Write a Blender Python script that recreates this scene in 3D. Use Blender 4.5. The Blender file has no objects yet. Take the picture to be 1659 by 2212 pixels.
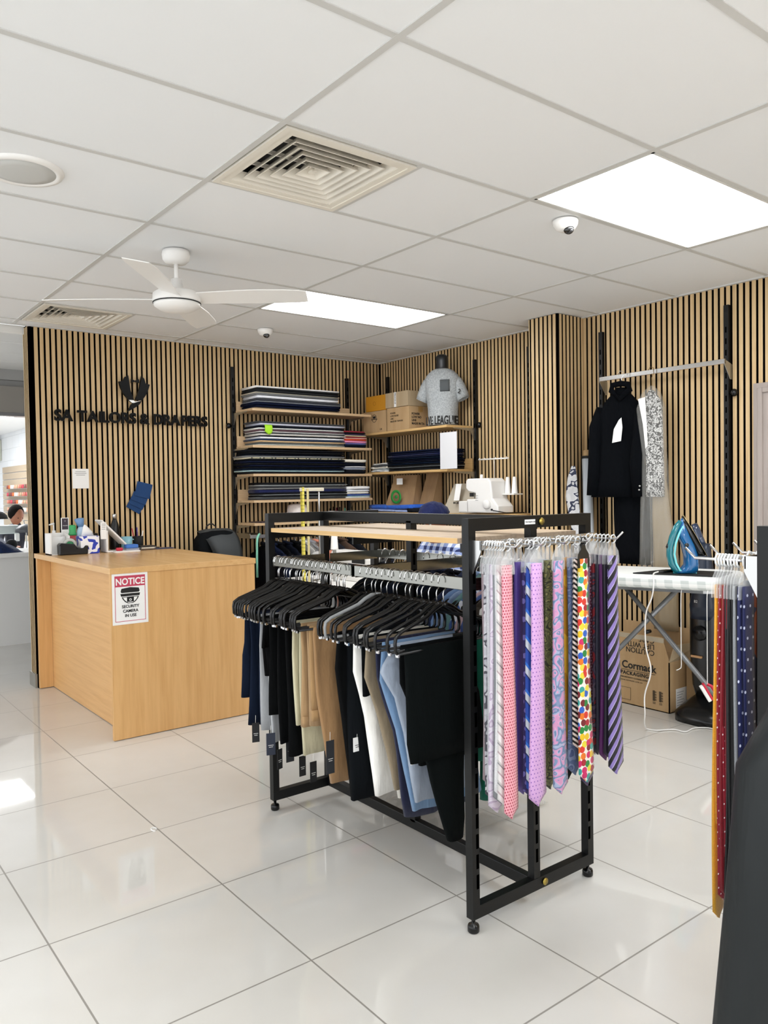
import bpy, bmesh, math, random
from mathutils import Vector, Matrix
random.seed(7)
sc = bpy.context.scene
COL = sc.collection
PI = math.pi
H = 2.621

# ------------------------------------------------------------------ materials
def lin(h):
    if isinstance(h, (tuple, list)): r = h
    else: r = [int(h[i:i+2], 16)/255 for i in (0, 2, 4)]
    return tuple([(c/12.92 if c <= .04045 else ((c+.055)/1.055)**2.4) for c in r[:3]] + [1.0])

class NT:
    def __init__(s, m):
        m.use_nodes = True; s.t = m.node_tree; s.n = s.t.nodes; s.l = s.t.links
        s.b = s.n.get('Principled BSDF')
    def node(s, t, **kw):
        n = s.n.new(t)
        for k, v in kw.items(): setattr(n, k, v)
        return n
    def put(s, n, k, v):
        if v is None: return
        if hasattr(v, 'is_output'): s.l.new(v, n.inputs[k])
        else: n.inputs[k].default_value = v
    def m(s, op, a, b=None, c=None):
        n = s.node('ShaderNodeMath', operation=op)
        s.put(n, 0, a); s.put(n, 1, b); s.put(n, 2, c)
        return n.outputs[0]
    def mix(s, f, a, b):
        n = s.node('ShaderNodeMix', data_type='RGBA')
        s.put(n, 0, f); s.put(n, 6, a); s.put(n, 7, b)
        return n.outputs[2]
    def obj(s):
        if not hasattr(s, '_o'):
            tc = s.node('ShaderNodeTexCoord'); s._o = tc.outputs['Object']
            sp = s.node('ShaderNodeSeparateXYZ'); s.l.new(s._o, sp.inputs[0]); s._s = sp.outputs
        return s._o
    def xyz(s): s.obj(); return s._s[0], s._s[1], s._s[2]
    def scaled(s, sx, sy, sz):
        n = s.node('ShaderNodeMapping'); s.l.new(s.obj(), n.inputs[0])
        n.inputs['Scale'].default_value = (sx, sy, sz); return n.outputs[0]
    def noise(s, vec, scale, detail=2, rough=.5, dist=0):
        n = s.node('ShaderNodeTexNoise'); s.put(n, 'Vector', vec); s.put(n, 'Scale', scale)
        s.put(n, 'Detail', detail); s.put(n, 'Roughness', rough); s.put(n, 'Distortion', dist)
        return n.outputs[0]
    def ramp(s, f, stops, const=False):
        n = s.node('ShaderNodeValToRGB'); s.l.new(f, n.inputs[0]); cr = n.color_ramp
        cr.interpolation = 'CONSTANT' if const else 'LINEAR'
        while len(cr.elements) < len(stops): cr.elements.new(0.5)
        for e, (p, c) in zip(cr.elements, stops): e.position = p; e.color = c
        return n.outputs[0]
    def bump(s, h, strength=.2, dist=.01):
        n = s.node('ShaderNodeBump'); n.inputs['Strength'].default_value = strength
        n.inputs['Distance'].default_value = dist; s.l.new(h, n.inputs['Height'])
        s.l.new(n.outputs[0], s.b.inputs['Normal'])

MATS = {}
def mat(name, color='808080', rough=.6, metal=0, spec=.5, emit=None, estr=0, trans=0, alpha=None, sheen=0, coat=0):
    if name in MATS: return MATS[name]
    m = bpy.data.materials.new(name); t = NT(m); b = t.b
    b.inputs['Base Color'].default_value = lin(color)
    b.inputs['Roughness'].default_value = rough; b.inputs['Metallic'].default_value = metal
    b.inputs['Specular IOR Level'].default_value = spec
    if emit: b.inputs['Emission Color'].default_value = lin(emit); b.inputs['Emission Strength'].default_value = estr
    if trans: b.inputs['Transmission Weight'].default_value = trans
    if alpha is not None: b.inputs['Alpha'].default_value = alpha
    if sheen: b.inputs['Sheen Weight'].default_value = sheen
    if coat: b.inputs['Coat Weight'].default_value = coat
    MATS[name] = m; return m

def cloth(c, rough=.9, sheen=.1, wr=.35):
    """plain woven cloth with a fine weave and soft wrinkles in relief"""
    k = 'cloth_%s_%s' % (c, wr)
    if k in MATS: return MATS[k]
    dark = max(lin(c)[:3]) < .035
    m = mat(k, c, rough, sheen=0 if dark else sheen, spec=.08 if dark else .25); t = NT(m)
    base = lin(c); n = t.noise(t.scaled(1, 1, 1), 220, 2)
    f = t.m('MULTIPLY', n, .25)
    t.l.new(t.mix(f, base, tuple([min(1, v*1.35+.002) for v in base[:3]]+[1])), t.b.inputs['Base Color'])
    t.bump(t.noise(t.scaled(9, 9, 3), 2.2, 3), wr, .03)
    return m

def wood(name, c1, c2, axis='z', rough=.45, scale=1, spec=.4, streak=40):
    if name in MATS: return MATS[name]
    m = mat(name, c1, rough, spec=spec); t = NT(m)
    sx = {'x': (1.2, streak, streak), 'y': (streak, 1.2, streak), 'z': (streak, streak, 1.2)}[axis]
    n = t.noise(t.scaled(*[v*scale for v in sx]), 1.6, 5, .6, .3)
    t.l.new(t.ramp(n, [(.3, lin(c2)), (.62, lin(c1))]), t.b.inputs['Base Color'])
    return m

def pattern(name, fn, rough=.55, spec=.4):
    if name in MATS: return MATS[name]
    m = mat(name, 'ffffff', rough, spec=spec, sheen=.15); t = NT(m)
    t.l.new(fn(t), t.b.inputs['Base Color'])
    t.bump(t.noise(t.scaled(1, 1, 1), 260, 1), .12, .002)
    return m

def p_stripes(stops, freq, ax=1, az=1):
    def f(t):
        x, y, z = t.xyz()
        v = t.m('ADD', t.m('MULTIPLY', x, ax*freq), t.m('MULTIPLY', z, az*freq))
        return t.ramp(t.m('FRACT', t.m('ADD', v, 100.0)), [(p, lin(c)) for p, c in stops], True)
    return f
def p_dots(bg, fg, pitch, r):
    def f(t):
        x, y, z = t.xyz()
        row = t.m('FLOOR', t.m('DIVIDE', t.m('ADD', z, 50.0), pitch))
        off = t.m('MULTIPLY', t.m('MODULO', row, 2.0), .5)
        u = t.m('SUBTRACT', t.m('FRACT', t.m('ADD', t.m('DIVIDE', t.m('ADD', x, 50.0), pitch), off)), .5)
        v = t.m('SUBTRACT', t.m('FRACT', t.m('DIVIDE', t.m('ADD', z, 50.0), pitch)), .5)
        d = t.m('SQRT', t.m('ADD', t.m('MULTIPLY', u, u), t.m('MULTIPLY', v, v)))
        return t.mix(t.m('LESS_THAN', d, r), lin(bg), lin(fg))
    return f
def p_multidots(bg, cols, scale, r=.42):
    def f(t):
        n = t.node('ShaderNodeTexVoronoi', voronoi_dimensions='2D'); n.inputs['Randomness'].default_value = .55
        mp = t.node('ShaderNodeMapping'); t.l.new(t.obj(), mp.inputs[0]); mp.inputs['Rotation'].default_value = (PI/2, 0, 0)
        t.l.new(mp.outputs[0], n.inputs['Vector']); n.inputs['Scale'].default_value = scale
        sp = t.node('ShaderNodeSeparateColor'); t.l.new(n.outputs['Color'], sp.inputs[0])
        k = len(cols); c = t.ramp(sp.outputs[0], [(i/k, lin(c)) for i, c in enumerate(cols)], True)
        return t.mix(t.m('LESS_THAN', n.outputs['Distance'], r), lin(bg), c)
    return f
def p_paisley(cols, scale=28, freq=3.2):
    def f(t):
        x, y, z = t.xyz()
        n = t.node('ShaderNodeTexVoronoi', feature='SMOOTH_F1'); n.inputs['Scale'].default_value = scale
        nn = t.node('ShaderNodeTexNoise'); nn.inputs['Scale'].default_value = 14; t.l.new(t.obj(), nn.inputs['Vector'])
        va = t.node('ShaderNodeVectorMath', operation='MULTIPLY_ADD'); t.l.new(nn.outputs['Color'], va.inputs[0])
        va.inputs[1].default_value = (.06, .06, .06); t.l.new(t.obj(), va.inputs[2]); t.l.new(va.outputs[0], n.inputs['Vector'])
        v = t.m('FRACT', t.m('MULTIPLY', n.outputs['Distance'], freq)); k = len(cols)
        return t.ramp(v, [(i/k, lin(c)) for i, c in enumerate(cols)], True)
    return f
def p_check(a, b, c, pitch, pz=None):
    pz = pz or pitch
    def f(t):
        x, y, z = t.xyz()
        u = t.m('LESS_THAN', t.m('FRACT', t.m('DIVIDE', t.m('ADD', t.m('ADD', x, y), 50.0), pitch)), .5)
        v = t.m('LESS_THAN', t.m('FRACT', t.m('DIVIDE', t.m('ADD', z, 50.0), pz)), .5)
        return t.ramp(t.m('MULTIPLY', t.m('ADD', u, v), .5), [(0, lin(a)), (.25, lin(b)), (.75, lin(c))], True)
    return f

M = dict(
    black=mat('black_powder_coat', '0c0d0d', .4, spec=.3), blackp=mat('black_plastic', '060607', .25, spec=.4),
    blackm=mat('matte_black', '101011', .7), chrome=mat('chrome', 'd8d8d8', .14, 1), steel=mat('brushed_steel', 'b9b9b7', .28, 1),
    white=mat('white_plastic', 'eceae6', .35), whitem=mat('white_matte', 'e6e4df', .75), paper=mat('white_paper', 'f0efec', .8),
    brass=mat('brass_bolt', 'b09a4e', .3, 1), card=None, gap=mat('felt_black', '040303', .95, spec=0),
    clear=mat('clear_plastic', 'f2f4f4', .06, alpha=.2, spec=.8), film=mat('plastic_film', 'e8e6df', .08, alpha=.16, spec=1),
    grey=mat('grey_plastic', '8a8c8d', .5), skin=mat('skin_brown', '9a6246', .5), ink=mat('black_ink', '141414', .7),
    slot=mat('slot_dark', '010101', .9, spec=0), red=mat('red_plastic', 'c8223c', .4))
M['slat'] = wood('slat_oak', 'd3b78b', 'c0a072', 'z', .5, streak=55)
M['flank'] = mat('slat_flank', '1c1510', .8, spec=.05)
M['oak'] = wood('beech_panel', 'dcae74', 'cd9d62', 'z', .38, streak=22)
M['oaky'] = wood('beech_panel_side', 'dcae74', 'cf9f67', 'y', .38, streak=30)
M['oaktop'] = wood('beech_top', 'deb27a', 'd2a46a', 'y', .26, spec=.5, streak=16)
M['shelf'] = wood('shelf_board_wood', 'dcc09a', 'c2a078', 'x', .45, streak=50)
M['shelfy'] = wood('rack_board_wood', 'e2cdb2', 'cbb095', 'y', .4, streak=50)
M['edge'] = wood('board_edge_wood', 'd8b47c', 'c79f65', 'y', .45, streak=60)
M['card'] = wood('cardboard', 'bb9c74', 'b3936a', 'z', .85, spec=.2, streak=12)
M['card2'] = wood('cardboard_pale', 'b5a183', 'ac9777', 'z', .85, spec=.2, streak=12)
M['kraft'] = wood('kraft_paper', 'a98a65', '98795a', 'z', .85, spec=.2, streak=8)

M['rail'] = mat('rail_steel', '85857f', .16, 1)
# ------------------------------------------------------------------ mesh builder
class MB:
    def __init__(s): s.v = []; s.f = []; s.mi = []; s.sm = []; s.cur = 0; s.smooth = False
    def add(s, vs, fs, smooth=None):
        o = len(s.v); s.v += [tuple(v) for v in vs]
        for f in fs: s.f.append([i+o for i in f]); s.mi.append(s.cur); s.sm.append(s.smooth if smooth is None else smooth)
        return s
    def m(s, i): s.cur = i; return s
    def box(s, x0, x1, y0, y1, z0, z1):
        if x0 > x1: x0, x1 = x1, x0
        if y0 > y1: y0, y1 = y1, y0
        if z0 > z1: z0, z1 = z1, z0
        v = [(x0,y0,z0),(x1,y0,z0),(x1,y1,z0),(x0,y1,z0),(x0,y0,z1),(x1,y0,z1),(x1,y1,z1),(x0,y1,z1)]
        return s.add(v, [[0,3,2,1],[4,5,6,7],[0,1,5,4],[1,2,6,5],[2,3,7,6],[3,0,4,7]], False)
    def obox(s, c, sx, sy, sz, rot):
        """oriented box: centre c, half sizes, rotation Matrix 3x3"""
        vs = [Vector(c) + rot @ Vector((a*sx, b*sy, d*sz)) for d in (-1, 1) for a, b in ((-1,-1),(1,-1),(1,1),(-1,1))]
        return s.add(vs, [[0,3,2,1],[4,5,6,7],[0,1,5,4],[1,2,6,5],[2,3,7,6],[3,0,4,7]], False)
    def prism(s, poly, axis, a, b):
        """poly: 2D points; axis = extrusion axis; in plane order (x,z) for y, (y,z) for x, (x,y) for z"""
        def P(p, t):
            return {'y': (p[0], t, p[1]), 'x': (t, p[0], p[1]), 'z': (p[0], p[1], t)}[axis]
        n = len(poly); vs = [P(p, a) for p in poly] + [P(p, b) for p in poly]
        fs = [list(range(n))[::-1], list(range(n, 2*n))] + [[i, (i+1) % n, n+(i+1) % n, n+i] for i in range(n)]
        return s.add(vs, fs, False)
    def tube(s, pts, r, n=8, closed=False, caps=True):
        pts = [Vector(p) for p in pts]; N = len(pts); rr = r if isinstance(r, (list, tuple)) else [r]*N
        rings = []; up = None
        for i, p in enumerate(pts):
            a = pts[(i-1) % N] if (i > 0 or closed) else p; b = pts[(i+1) % N] if (i < N-1 or closed) else p
            d = (b-a).normalized() if (b-a).length > 1e-9 else Vector((0, 0, 1))
            if up is None: up = Vector((0, 0, 1)) if abs(d.z) < .9 else Vector((1, 0, 0))
            u = (up - d*up.dot(d))
            u = u.normalized() if u.length > 1e-6 else d.orthogonal().normalized()
            w = d.cross(u); up = u
            rings.append([p + (u*math.cos(2*PI*k/n) + w*math.sin(2*PI*k/n))*rr[i] for k in range(n)])
        return s.loft(rings, closed, caps)
    def loft(s, rings, closed=False, caps=True, smooth=True):
        n = len(rings[0]); vs = [v for r in rings for v in r]; fs = []; R = len(rings)
        for i in range(R if closed else R-1):
            j = (i+1) % R
            for k in range(n): fs.append([i*n+k, i*n+(k+1) % n, j*n+(k+1) % n, j*n+k])
        if caps and not closed: fs.append(list(range(n))[::-1]); fs.append([(R-1)*n+k for k in range(n)])
        return s.add(vs, fs, smooth)
    def lathe(s, prof, c=(0, 0, 0), n=24, axis='z', closed=False):
        rings = []
        for r, h in prof:
            ring = []
            for k in range(n):
                a = 2*PI*k/n; p = (r*math.cos(a), r*math.sin(a), h)
                if axis == 'x': p = (p[2], p[0], p[1])
                if axis == 'y': p = (p[0], p[2], p[1])
                ring.append((c[0]+p[0], c[1]+p[1], c[2]+p[2]))
            rings.append(ring)
        return s.loft(rings, closed)
    def ell(s, c, rx, ry, rz, n=20, m=12):
        return s.loft([[(c[0]+rx*math.sin(PI*i/m)*math.cos(2*PI*k/n), c[1]+ry*math.sin(PI*i/m)*math.sin(2*PI*k/n), c[2]-rz*math.cos(PI*i/m)) for k in range(n)] for i in [.05]+list(range(1, m))+[m-.05]])
    def grid(s, fn, nu, nv, smooth=True):
        vs = [fn(i/nu, j/nv) for j in range(nv+1) for i in range(nu+1)]
        fs = [[j*(nu+1)+i, j*(nu+1)+i+1, (j+1)*(nu+1)+i+1, (j+1)*(nu+1)+i] for j in range(nv) for i in range(nu)]
        return s.add(vs, fs, smooth)
    def shift(s, M4):
        s.v = [tuple(M4 @ Vector(v)) for v in s.v]; return s
    def build(s, name, mats, parent=None, bevel=0, world=True, solid=0, sub=0):
        """one mesh object; world=True: vertices are in world coordinates and are re-expressed around the parent or their own base"""
        mats = mats if isinstance(mats, (list, tuple)) else [mats]
        if parent is not None:
            o = WL(parent) if world else Vector((0, 0, 0)); loc = Vector((0, 0, 0))
        elif world:
            xs = [v[0] for v in s.v]; ys = [v[1] for v in s.v]; zs = [v[2] for v in s.v]
            o = Vector(((min(xs)+max(xs))/2, (min(ys)+max(ys))/2, min(zs))); loc = o
        else: o = Vector((0, 0, 0)); loc = o
        me = bpy.data.meshes.new(name)
        me.from_pydata([(v[0]-o.x, v[1]-o.y, v[2]-o.z) for v in s.v], [], s.f)
        for m_ in mats: me.materials.append(m_)
        me.polygons.foreach_set('material_index', s.mi); me.polygons.foreach_set('use_smooth', s.sm)
        me.update()
        ob = bpy.data.objects.new(name, me); COL.objects.link(ob)
        if parent is not None: ob.parent = parent
        else: ob.location = loc
        if solid:
            q = ob.modifiers.new('solid', 'SOLIDIFY'); q.thickness = solid; q.offset = 0
        if bevel:
            q = ob.modifiers.new('bevel', 'BEVEL'); q.width = bevel; q.segments = 2; q.limit_method = 'ANGLE'; q.angle_limit = .9
        if sub:
            q = ob.modifiers.new('sub', 'SUBSURF'); q.levels = sub; q.render_levels = sub
        return ob

def WL(o):
    v = Vector(o.location)
    while o.parent: o = o.parent; v = v + Vector(o.location)
    return v
def tag(o, label=None, cat=None, group=None, kind=None):
    if label: o['label'] = label
    if cat: o['category'] = cat
    if group: o['group'] = group
    if kind: o['kind'] = kind
    return o
def thing(name, label, cat, loc=(0, 0, 0), rz=0, group=None):
    o = bpy.data.objects.new(name, None); COL.objects.link(o); o.empty_display_size = .05
    o.location = loc; o.rotation_euler = (0, 0, rz)
    return tag(o, label, cat, group)
def one(mb, name, mats, label, cat, group=None, **kw):
    return tag(mb.build(name, mats, None, **kw), label, cat, group)
def struct(name, mb, mats, **kw): return tag(mb.build(name, mats, **kw), kind='structure')
def kids(o): return [c for c in bpy.data.objects if c.parent == o]
def dup(root, loc, rz=0, label=None, group=None):
    def cp(o, par):
        c = o.copy(); COL.objects.link(c); c.parent = par
        for k in kids(o): cp(k, c)
        return c
    r = cp(root, None); r.location = loc; r.rotation_euler = (0, 0, rz)
    if label: r['label'] = label
    if group: r['group'] = group
    return r
def text_into(mb, body, size, origin, ex=(1, 0, 0), ez=(0, 0, 1), depth=.002, bold=0, align='LEFT', xs=1, space=1):
    """lettering as solid glyph shapes: ex = reading direction, ez = up, depth along ex x ez reversed (towards the reader)"""
    cu = bpy.data.curves.new('glyphs', 'FONT'); cu.body = body; cu.size = size; cu.extrude = depth/2
    cu.offset = bold; cu.align_x = align; cu.space_character = space; cu.resolution_u = 4
    ob = bpy.data.objects.new('glyphs', cu); COL.objects.link(ob)
    dg = bpy.context.evaluated_depsgraph_get(); me = ob.evaluated_get(dg).to_mesh()
    ex = Vector(ex).normalized(); ez = Vector(ez).normalized(); n = ex.cross(ez)
    o = Vector(origin)
    vs = [o + ex*v.co.x*xs + ez*v.co.y + n*v.co.z for v in me.vertices]
    mb.add(vs, [list(p.vertices) for p in me.polygons], False)
    ob.evaluated_get(dg).to_mesh_clear(); bpy.data.objects.remove(ob); bpy.data.curves.remove(cu)
    return mb

exec_parts = []
# ------------------------------------------------------------------ the setting
def fract_grid(t, v, off, p):
    f = t.m('FRACT', t.m('DIVIDE', t.m('SUBTRACT', v, off), p))
    return t.m('ABSOLUTE', t.m('SUBTRACT', f, .5))      # .5 at the joint
def floor_mat():
    m = mat('porcelain_tile', 'dcd9d2', .1, spec=.65); t = NT(m); x, y, z = t.xyz(); p = .5884
    a = fract_grid(t, x, -3.4467, p); b = fract_grid(t, y, -4.0887, p)
    g = t.m('GREATER_THAN', t.m('MAXIMUM', a, b), .5-.0028/p)
    n = t.noise(t.scaled(1, 1, 1), 1.3, 4, .55)
    base = t.ramp(n, [(.3, lin('cfccc5')), (.7, lin('dad8d3'))])
    t.l.new(t.mix(g, base, lin('8f8b84')), t.b.inputs['Base Color'])
    t.l.new(t.m('ADD', t.m('MULTIPLY', g, .5), t.m('MULTIPLY', n, .08)), t.b.inputs['Roughness'])
    return m
struct('floor', MB().box(-8.5, 1.2, -9.5, 9.5, -.05, 0), floor_mat(), world=False)

GX, GY = -3.296, -4.378
M['tile'] = mat('ceiling_tile', 'e9eaea', .85, spec=.2)
t = NT(M['tile']); t.bump(t.noise(t.scaled(1, 1, 1), 60, 3), .08, .002)
M['tbar'] = mat('ceiling_grid_bar', 'c9c8c4', .5)
skip_full = {(1, 0), (1, 4)}           # light panels
skip_half = {(0, 1), (0, 6)}           # air diffusers fill the left half of a tile
lights = [(1, 0), (1, 4), (-1, -3), (1, -4), (-3, 2), (-1, -6), (-3, -2)]
for L in lights: skip_full.add(L)
mb = MB()
for i in range(-5, 3):
    for j in range(-9, 8):
        x0 = GX+1.2*i; x1 = x0+1.2; y0 = GY+.6*j; y1 = y0+.6
        x1 = min(x1, .0); y1 = min(y1, .0)
        if x1 <= x0 or y1 <= y0: continue
        if (i, j) in skip_full: continue
        if (i, j) in skip_half: x0 += .6
        mb.box(x0, x1, y0, y1, H+.004, H+.02)
struct('ceiling', mb, M['tile'], world=False)
mb = MB(); w = .012
for i in range(-5, 3):
    x = GX+1.2*i
    mb.box(x-w, x+w, GY-5.4, 0, H, H+.03)
for j in range(-9, 8):
    y = GY+.6*j
    mb.box(-9.3, 0, y-w, y+w, H+.0005, H+.03)
for (i, j) in skip_half:
    x = GX+1.2*i+.6; mb.box(x-w, x+w, GY+.6*j, GY+.6*j+.6, H, H+.03)
mb.box(-9.3, 0, -.03, .0, H-.004, H+.03); mb.box(-.03, 0, -9.5, 0, H-.004, H+.03)
struct('trim_1', mb, M['tbar'], world=False)
struct('trim_2', MB().box(-9.3, .3, -9.5, .13, H+.16, H+.18), M['whitem'], world=False)

# slatted walls: a black felt base with raised oak slats
def slats(mb, fixed, axis, a, b, z0, z1, outward, depth=.011, pitch=.04, wd=.026, start=None, zfn=None):
    k = a + (start if start is not None else (pitch-wd)/2)
    while k < b-.004:
        e = min(k+wd, b)
        zz = z0 if zfn is None else zfn((k+e)/2)
        if axis == 'x': mb.box(k, e, fixed, fixed+outward*depth, zz, z1)
        else: mb.box(fixed, fixed+outward*depth, k, e, zz, z1)
        # faces order: bottom, top, -y, +x, +y, -x ; the slat flanks are coloured dark so the gaps read black
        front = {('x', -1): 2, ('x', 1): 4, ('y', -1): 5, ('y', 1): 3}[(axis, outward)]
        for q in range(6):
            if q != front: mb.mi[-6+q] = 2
        k += pitch
def slatwall(name, boxes, runs):
    mb = MB()
    for b in boxes: mb.m(0).box(*b)
    for r in runs: mb.m(1); slats(mb, *r)
    return struct(name, mb, [M['gap'], M['slat'], M['flank']], world=False)
slatwall('wall_back', [(-3.175, .12, 0, .14, 0, H+.01)],
         [(0, 'x', -3.163, -.02, 0, H, -1)])
mb = MB().m(0).box(-3.19, -3.172, -.012, .15, 0, H+.01).m(1)
slats(mb, -3.19, 'y', .014, .15, 0, H, -1, .004, .036, .018, 0)
struct('wall_end', mb, [M['gap'], M['slat'], M['flank']], world=False)
struct('baseboard_back', MB().box(-3.205, -3.188, .0, .16, 0, .1), mat('alu_trim', '9a9890', .4, .6), world=False)
slatwall('wall_right', [(0, .14, -3.70, 0, 0, H+.01), (0, .14, -9.5, -3.70, 2.0, H+.01), (0, .14, -9.5, -4.75, 0, 2.0)],
         [(0, 'y', -9.505, -.02, 0, H, -1, .011, .04, .026, None, lambda y: 2.0 if -4.76 < y < -3.69 else 0)])
slatwall('wall_column', [(-.283, 0, -2.42, -2.165, 0, H+.01)],
         [(-.283, 'y', -2.42, -2.165, 0, H, -1), (-2.42, 'x', -.283, -.013, 0, H, -1), (-2.165, 'x', -.283, -.013, 0, H, 1)])
# door in the right wall
M['frame'] = wood('door_frame_mauve', 'a89d96', '9a8f88', 'z', .35, streak=20)
mb = MB()
for (y0, y1) in ((-3.78, -3.69), (-4.75, -4.66)):
    mb.box(-.035, .06, y0, y1, 0, 2.0); mb.box(-.05, -.03, y0+.03, y1-.03, 0, 1.97)
mb.box(-.0349, .06, -4.66, -3.78, 1.92, 1.9995); mb.box(-.0499, -.03, -4.69, -3.75, 1.94, 1.9695)
d = tag(mb.build('door_1', M['frame'], bevel=.004), kind='structure')
MB().box(.0, .04, -4.66, -3.78, 0, 1.92).build('door_leaf', M['whitem'], d)
MB().tube([(-.0, -4.58, 1.0), (-.05, -4.58, 1.0), (-.05, -4.47, 1.0)], .009).build('door_handle', M['steel'], d)

# adjoining room seen past the end of the slatted wall
mb = MB()
for j in range(0, 4): mb.box(-9, 1.2, .14+.48*j, .61+.48*j, 2.60, 2.63)
struct('trim_3', mb.box(-9, 1.2, .12, .15, 2.58, 2.64), M['whitem'], world=False)
mb = MB().box(-9, 1.2, 2.0, 2.12, 2.50, 2.63).box(-9, 1.2, 2.06, 2.2, 2.42, 2.50)
struct('trim_4', mb, mat('beam_grey', 'aaa8a4', .7), world=False)
struct('wall_bulkhead', MB().box(-9, 1.2, 2.0, 2.1, 2.19, 2.44), mat('bulkhead_taupe', '98928a', .7), world=False)
struct('trim_5', MB().box(-9, 1.2, 1.99, 2.11, 2.16, 2.19), mat('track_grey', 'b8b6b8', .3, .7), world=False)
mb = MB()
for j in range(0, 4): mb.box(-9, 1.2, 2.2+.5*j, 2.2+.5*j+.49, 2.462, 2.48)
struct('ceiling_workroom', mb, M['tile'], world=False)
def brick_mat():
    m = mat('white_painted_block', 'e4e6e8', .6); t = NT(m)
    n = t.node('ShaderNodeTexBrick'); cb_ = t.node('ShaderNodeCombineXYZ'); x, y, z = t.xyz()
    t.l.new(t.m('ADD', x, y), cb_.inputs[0]); t.l.new(z, cb_.inputs[1]); t.l.new(cb_.outputs[0], n.inputs['Vector'])
    n.inputs['Color1'].default_value = lin('e4e6e8'); n.inputs['Color2'].default_value = lin('dfe2e5'); n.inputs['Mortar'].default_value = lin('cfd2d4')
    n.inputs['Scale'].default_value = 1; n.inputs['Brick Width'].default_value = .4; n.inputs['Row Height'].default_value = .2; n.inputs['Mortar Size'].default_value = .005
    t.l.new(n.outputs[0], t.b.inputs['Base Color']); return m
BRK = brick_mat()
struct('wall_workroom', MB().box(-9, -1.39, 9.3, 9.45, 0, 2.7), BRK, world=False)

# ------------------------------------------------------------------ ceiling fittings
M['glow'] = mat('lit_diffuser', 'ffffff', .5, emit='fbfdff', estr=10.0)
M['glow2'] = mat('lit_diffuser_workroom', 'ffffff', .5, emit='fafcff', estr=20.0)
M['alu'] = mat('light_frame', 'dcdcd8', .35)
def light_panel(x0, x1, y0, y1, z, label, group=None, m='glow'):
    t = thing('ceiling_light', label, 'ceiling light', ((x0+x1)/2, (y0+y1)/2, z), group=group)
    f = .012; mb = MB()
    for b in ((x0+.013, x1-.013, y0+.013, y0+.013+f), (x0+.013, x1-.013, y1-.013-f, y1-.013), (x0+.013, x0+.013+f, y0+.013, y1-.013), (x1-.013-f, x1-.013, y0+.013, y1-.013)):
        mb.box(*b, z, z+.03)
    mb.build('frame', M['alu'], t)
    MB().box(x0+.024, x1-.024, y0+.024, y1-.024, z+.006, z+.012).build('diffuser', M[m], t)
    return t
LL = {(1, 0): 'large lit rectangular ceiling panel nearest the camera, beside the white dome camera',
      (1, 4): 'lit ceiling panel beside the tip of the white ceiling fan, towards the shelves'}
for (i, j) in lights:
    light_panel(GX+1.2*i, GX+1.2*(i+1), GY+.6*j, GY+.6*(j+1), H, LL.get((i, j), 'lit rectangular ceiling panel behind the viewpoint, outside the picture'), 'ceiling light panels')

M['vent'] = mat('vent_cream', 'e2dccf', .45)
def vent(cx, cy, label):
    t = thing('ceiling_vent', label, 'air vent', (cx, cy, H))
    mb = MB()
    for a, b, z0, z1 in ((.285, .262, H-.004, H+.012), (.262, .235, H+.0, H+.02)):
        for (x0, x1, y0, y1) in ((-a, a, -a, -b), (-a, a, b, a), (-a, -b, -b, b), (b, a, -b, b)):
            mb.box(cx+x0, cx+x1, cy+y0, cy+y1, z0, z1)
    mb.build('frame', M['vent'], t)
    for k in range(6):
        ob, ib = .236-.037*k, .236-.037*k-.025; zb, zt = H+.002, H+.034
        mb = MB(); ro = [(-ob, -ob), (ob, -ob), (ob, ob), (-ob, ob)]; ri = [(-ib, -ib), (ib, -ib), (ib, ib), (-ib, ib)]
        th = .003
        R = [[(cx+p[0], cy+p[1], z) for p in r] for r, z in ((ro, zb), (ri, zt), ([(p[0]*(ib-th)/ib, p[1]*(ib-th)/ib) for p in ri], zt), ([(p[0]*(ob-th-.002)/ob, p[1]*(ob-th-.002)/ob) for p in ro], zb))]
        mb.loft(R, closed=True, smooth=False)
        mb.build('louvre', M['vent'], t)
    c = .012
    MB().box(cx-c, cx+c, cy-c, cy+c, H+.004, H+.01).build('centre_cap', M['vent'], t)
    mb = MB()
    for a in (-.12, 0, .12):
        mb.box(cx+a-.003, cx+a+.003, cy-.23, cy+.23, H+.03, H+.045); mb.box(cx-.23, cx+.23, cy+a-.003, cy+a+.003, H+.03, H+.045)
    mb.build('stay', M['vent'], t)
    mb = MB().box(cx-.28, cx+.28, cy-.28, cy+.28, H+.09, H+.1)
    for (x0, x1, y0, y1) in ((-.28, .28, -.28, -.275), (-.28, .28, .275, .28), (-.28, -.275, -.28, .28), (.275, .28, -.28, .28)):
        mb.box(cx+x0, cx+x1, cy+y0, cy+y1, H+.02, H+.1)
    mb.build('duct_box', mat('duct_dark', '2b2a2a', .8), t)
vent(-2.99, -3.47, 'large square cream air vent with concentric louvres, nearest the camera')
vent(-2.99, -.47, 'smaller looking square air vent above the top end of the slatted sign wall')

t = thing('ceiling_speaker', 'round white ceiling speaker with a grey grille at the left edge', 'speaker', (-3.895, -2.86, H))
MB().lathe([(.118, H-.006), (.125, H-.01), (.142, H-.008), (.148, H+.002), (.148, H+.006)], (-3.895, -2.86, 0), 48).build('rim', M['white'], t)
m = mat('speaker_grille', 'c3c3bf', .6); NT(m).bump(NT(m).node('ShaderNodeTexVoronoi').outputs[0], .1, .001)
MB().lathe([(.001, H-.012), (.08, H-.011), (.12, H-.006), (.12, H-.001)], (-3.895, -2.86, 0), 48).build('grille', m, t)

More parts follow.
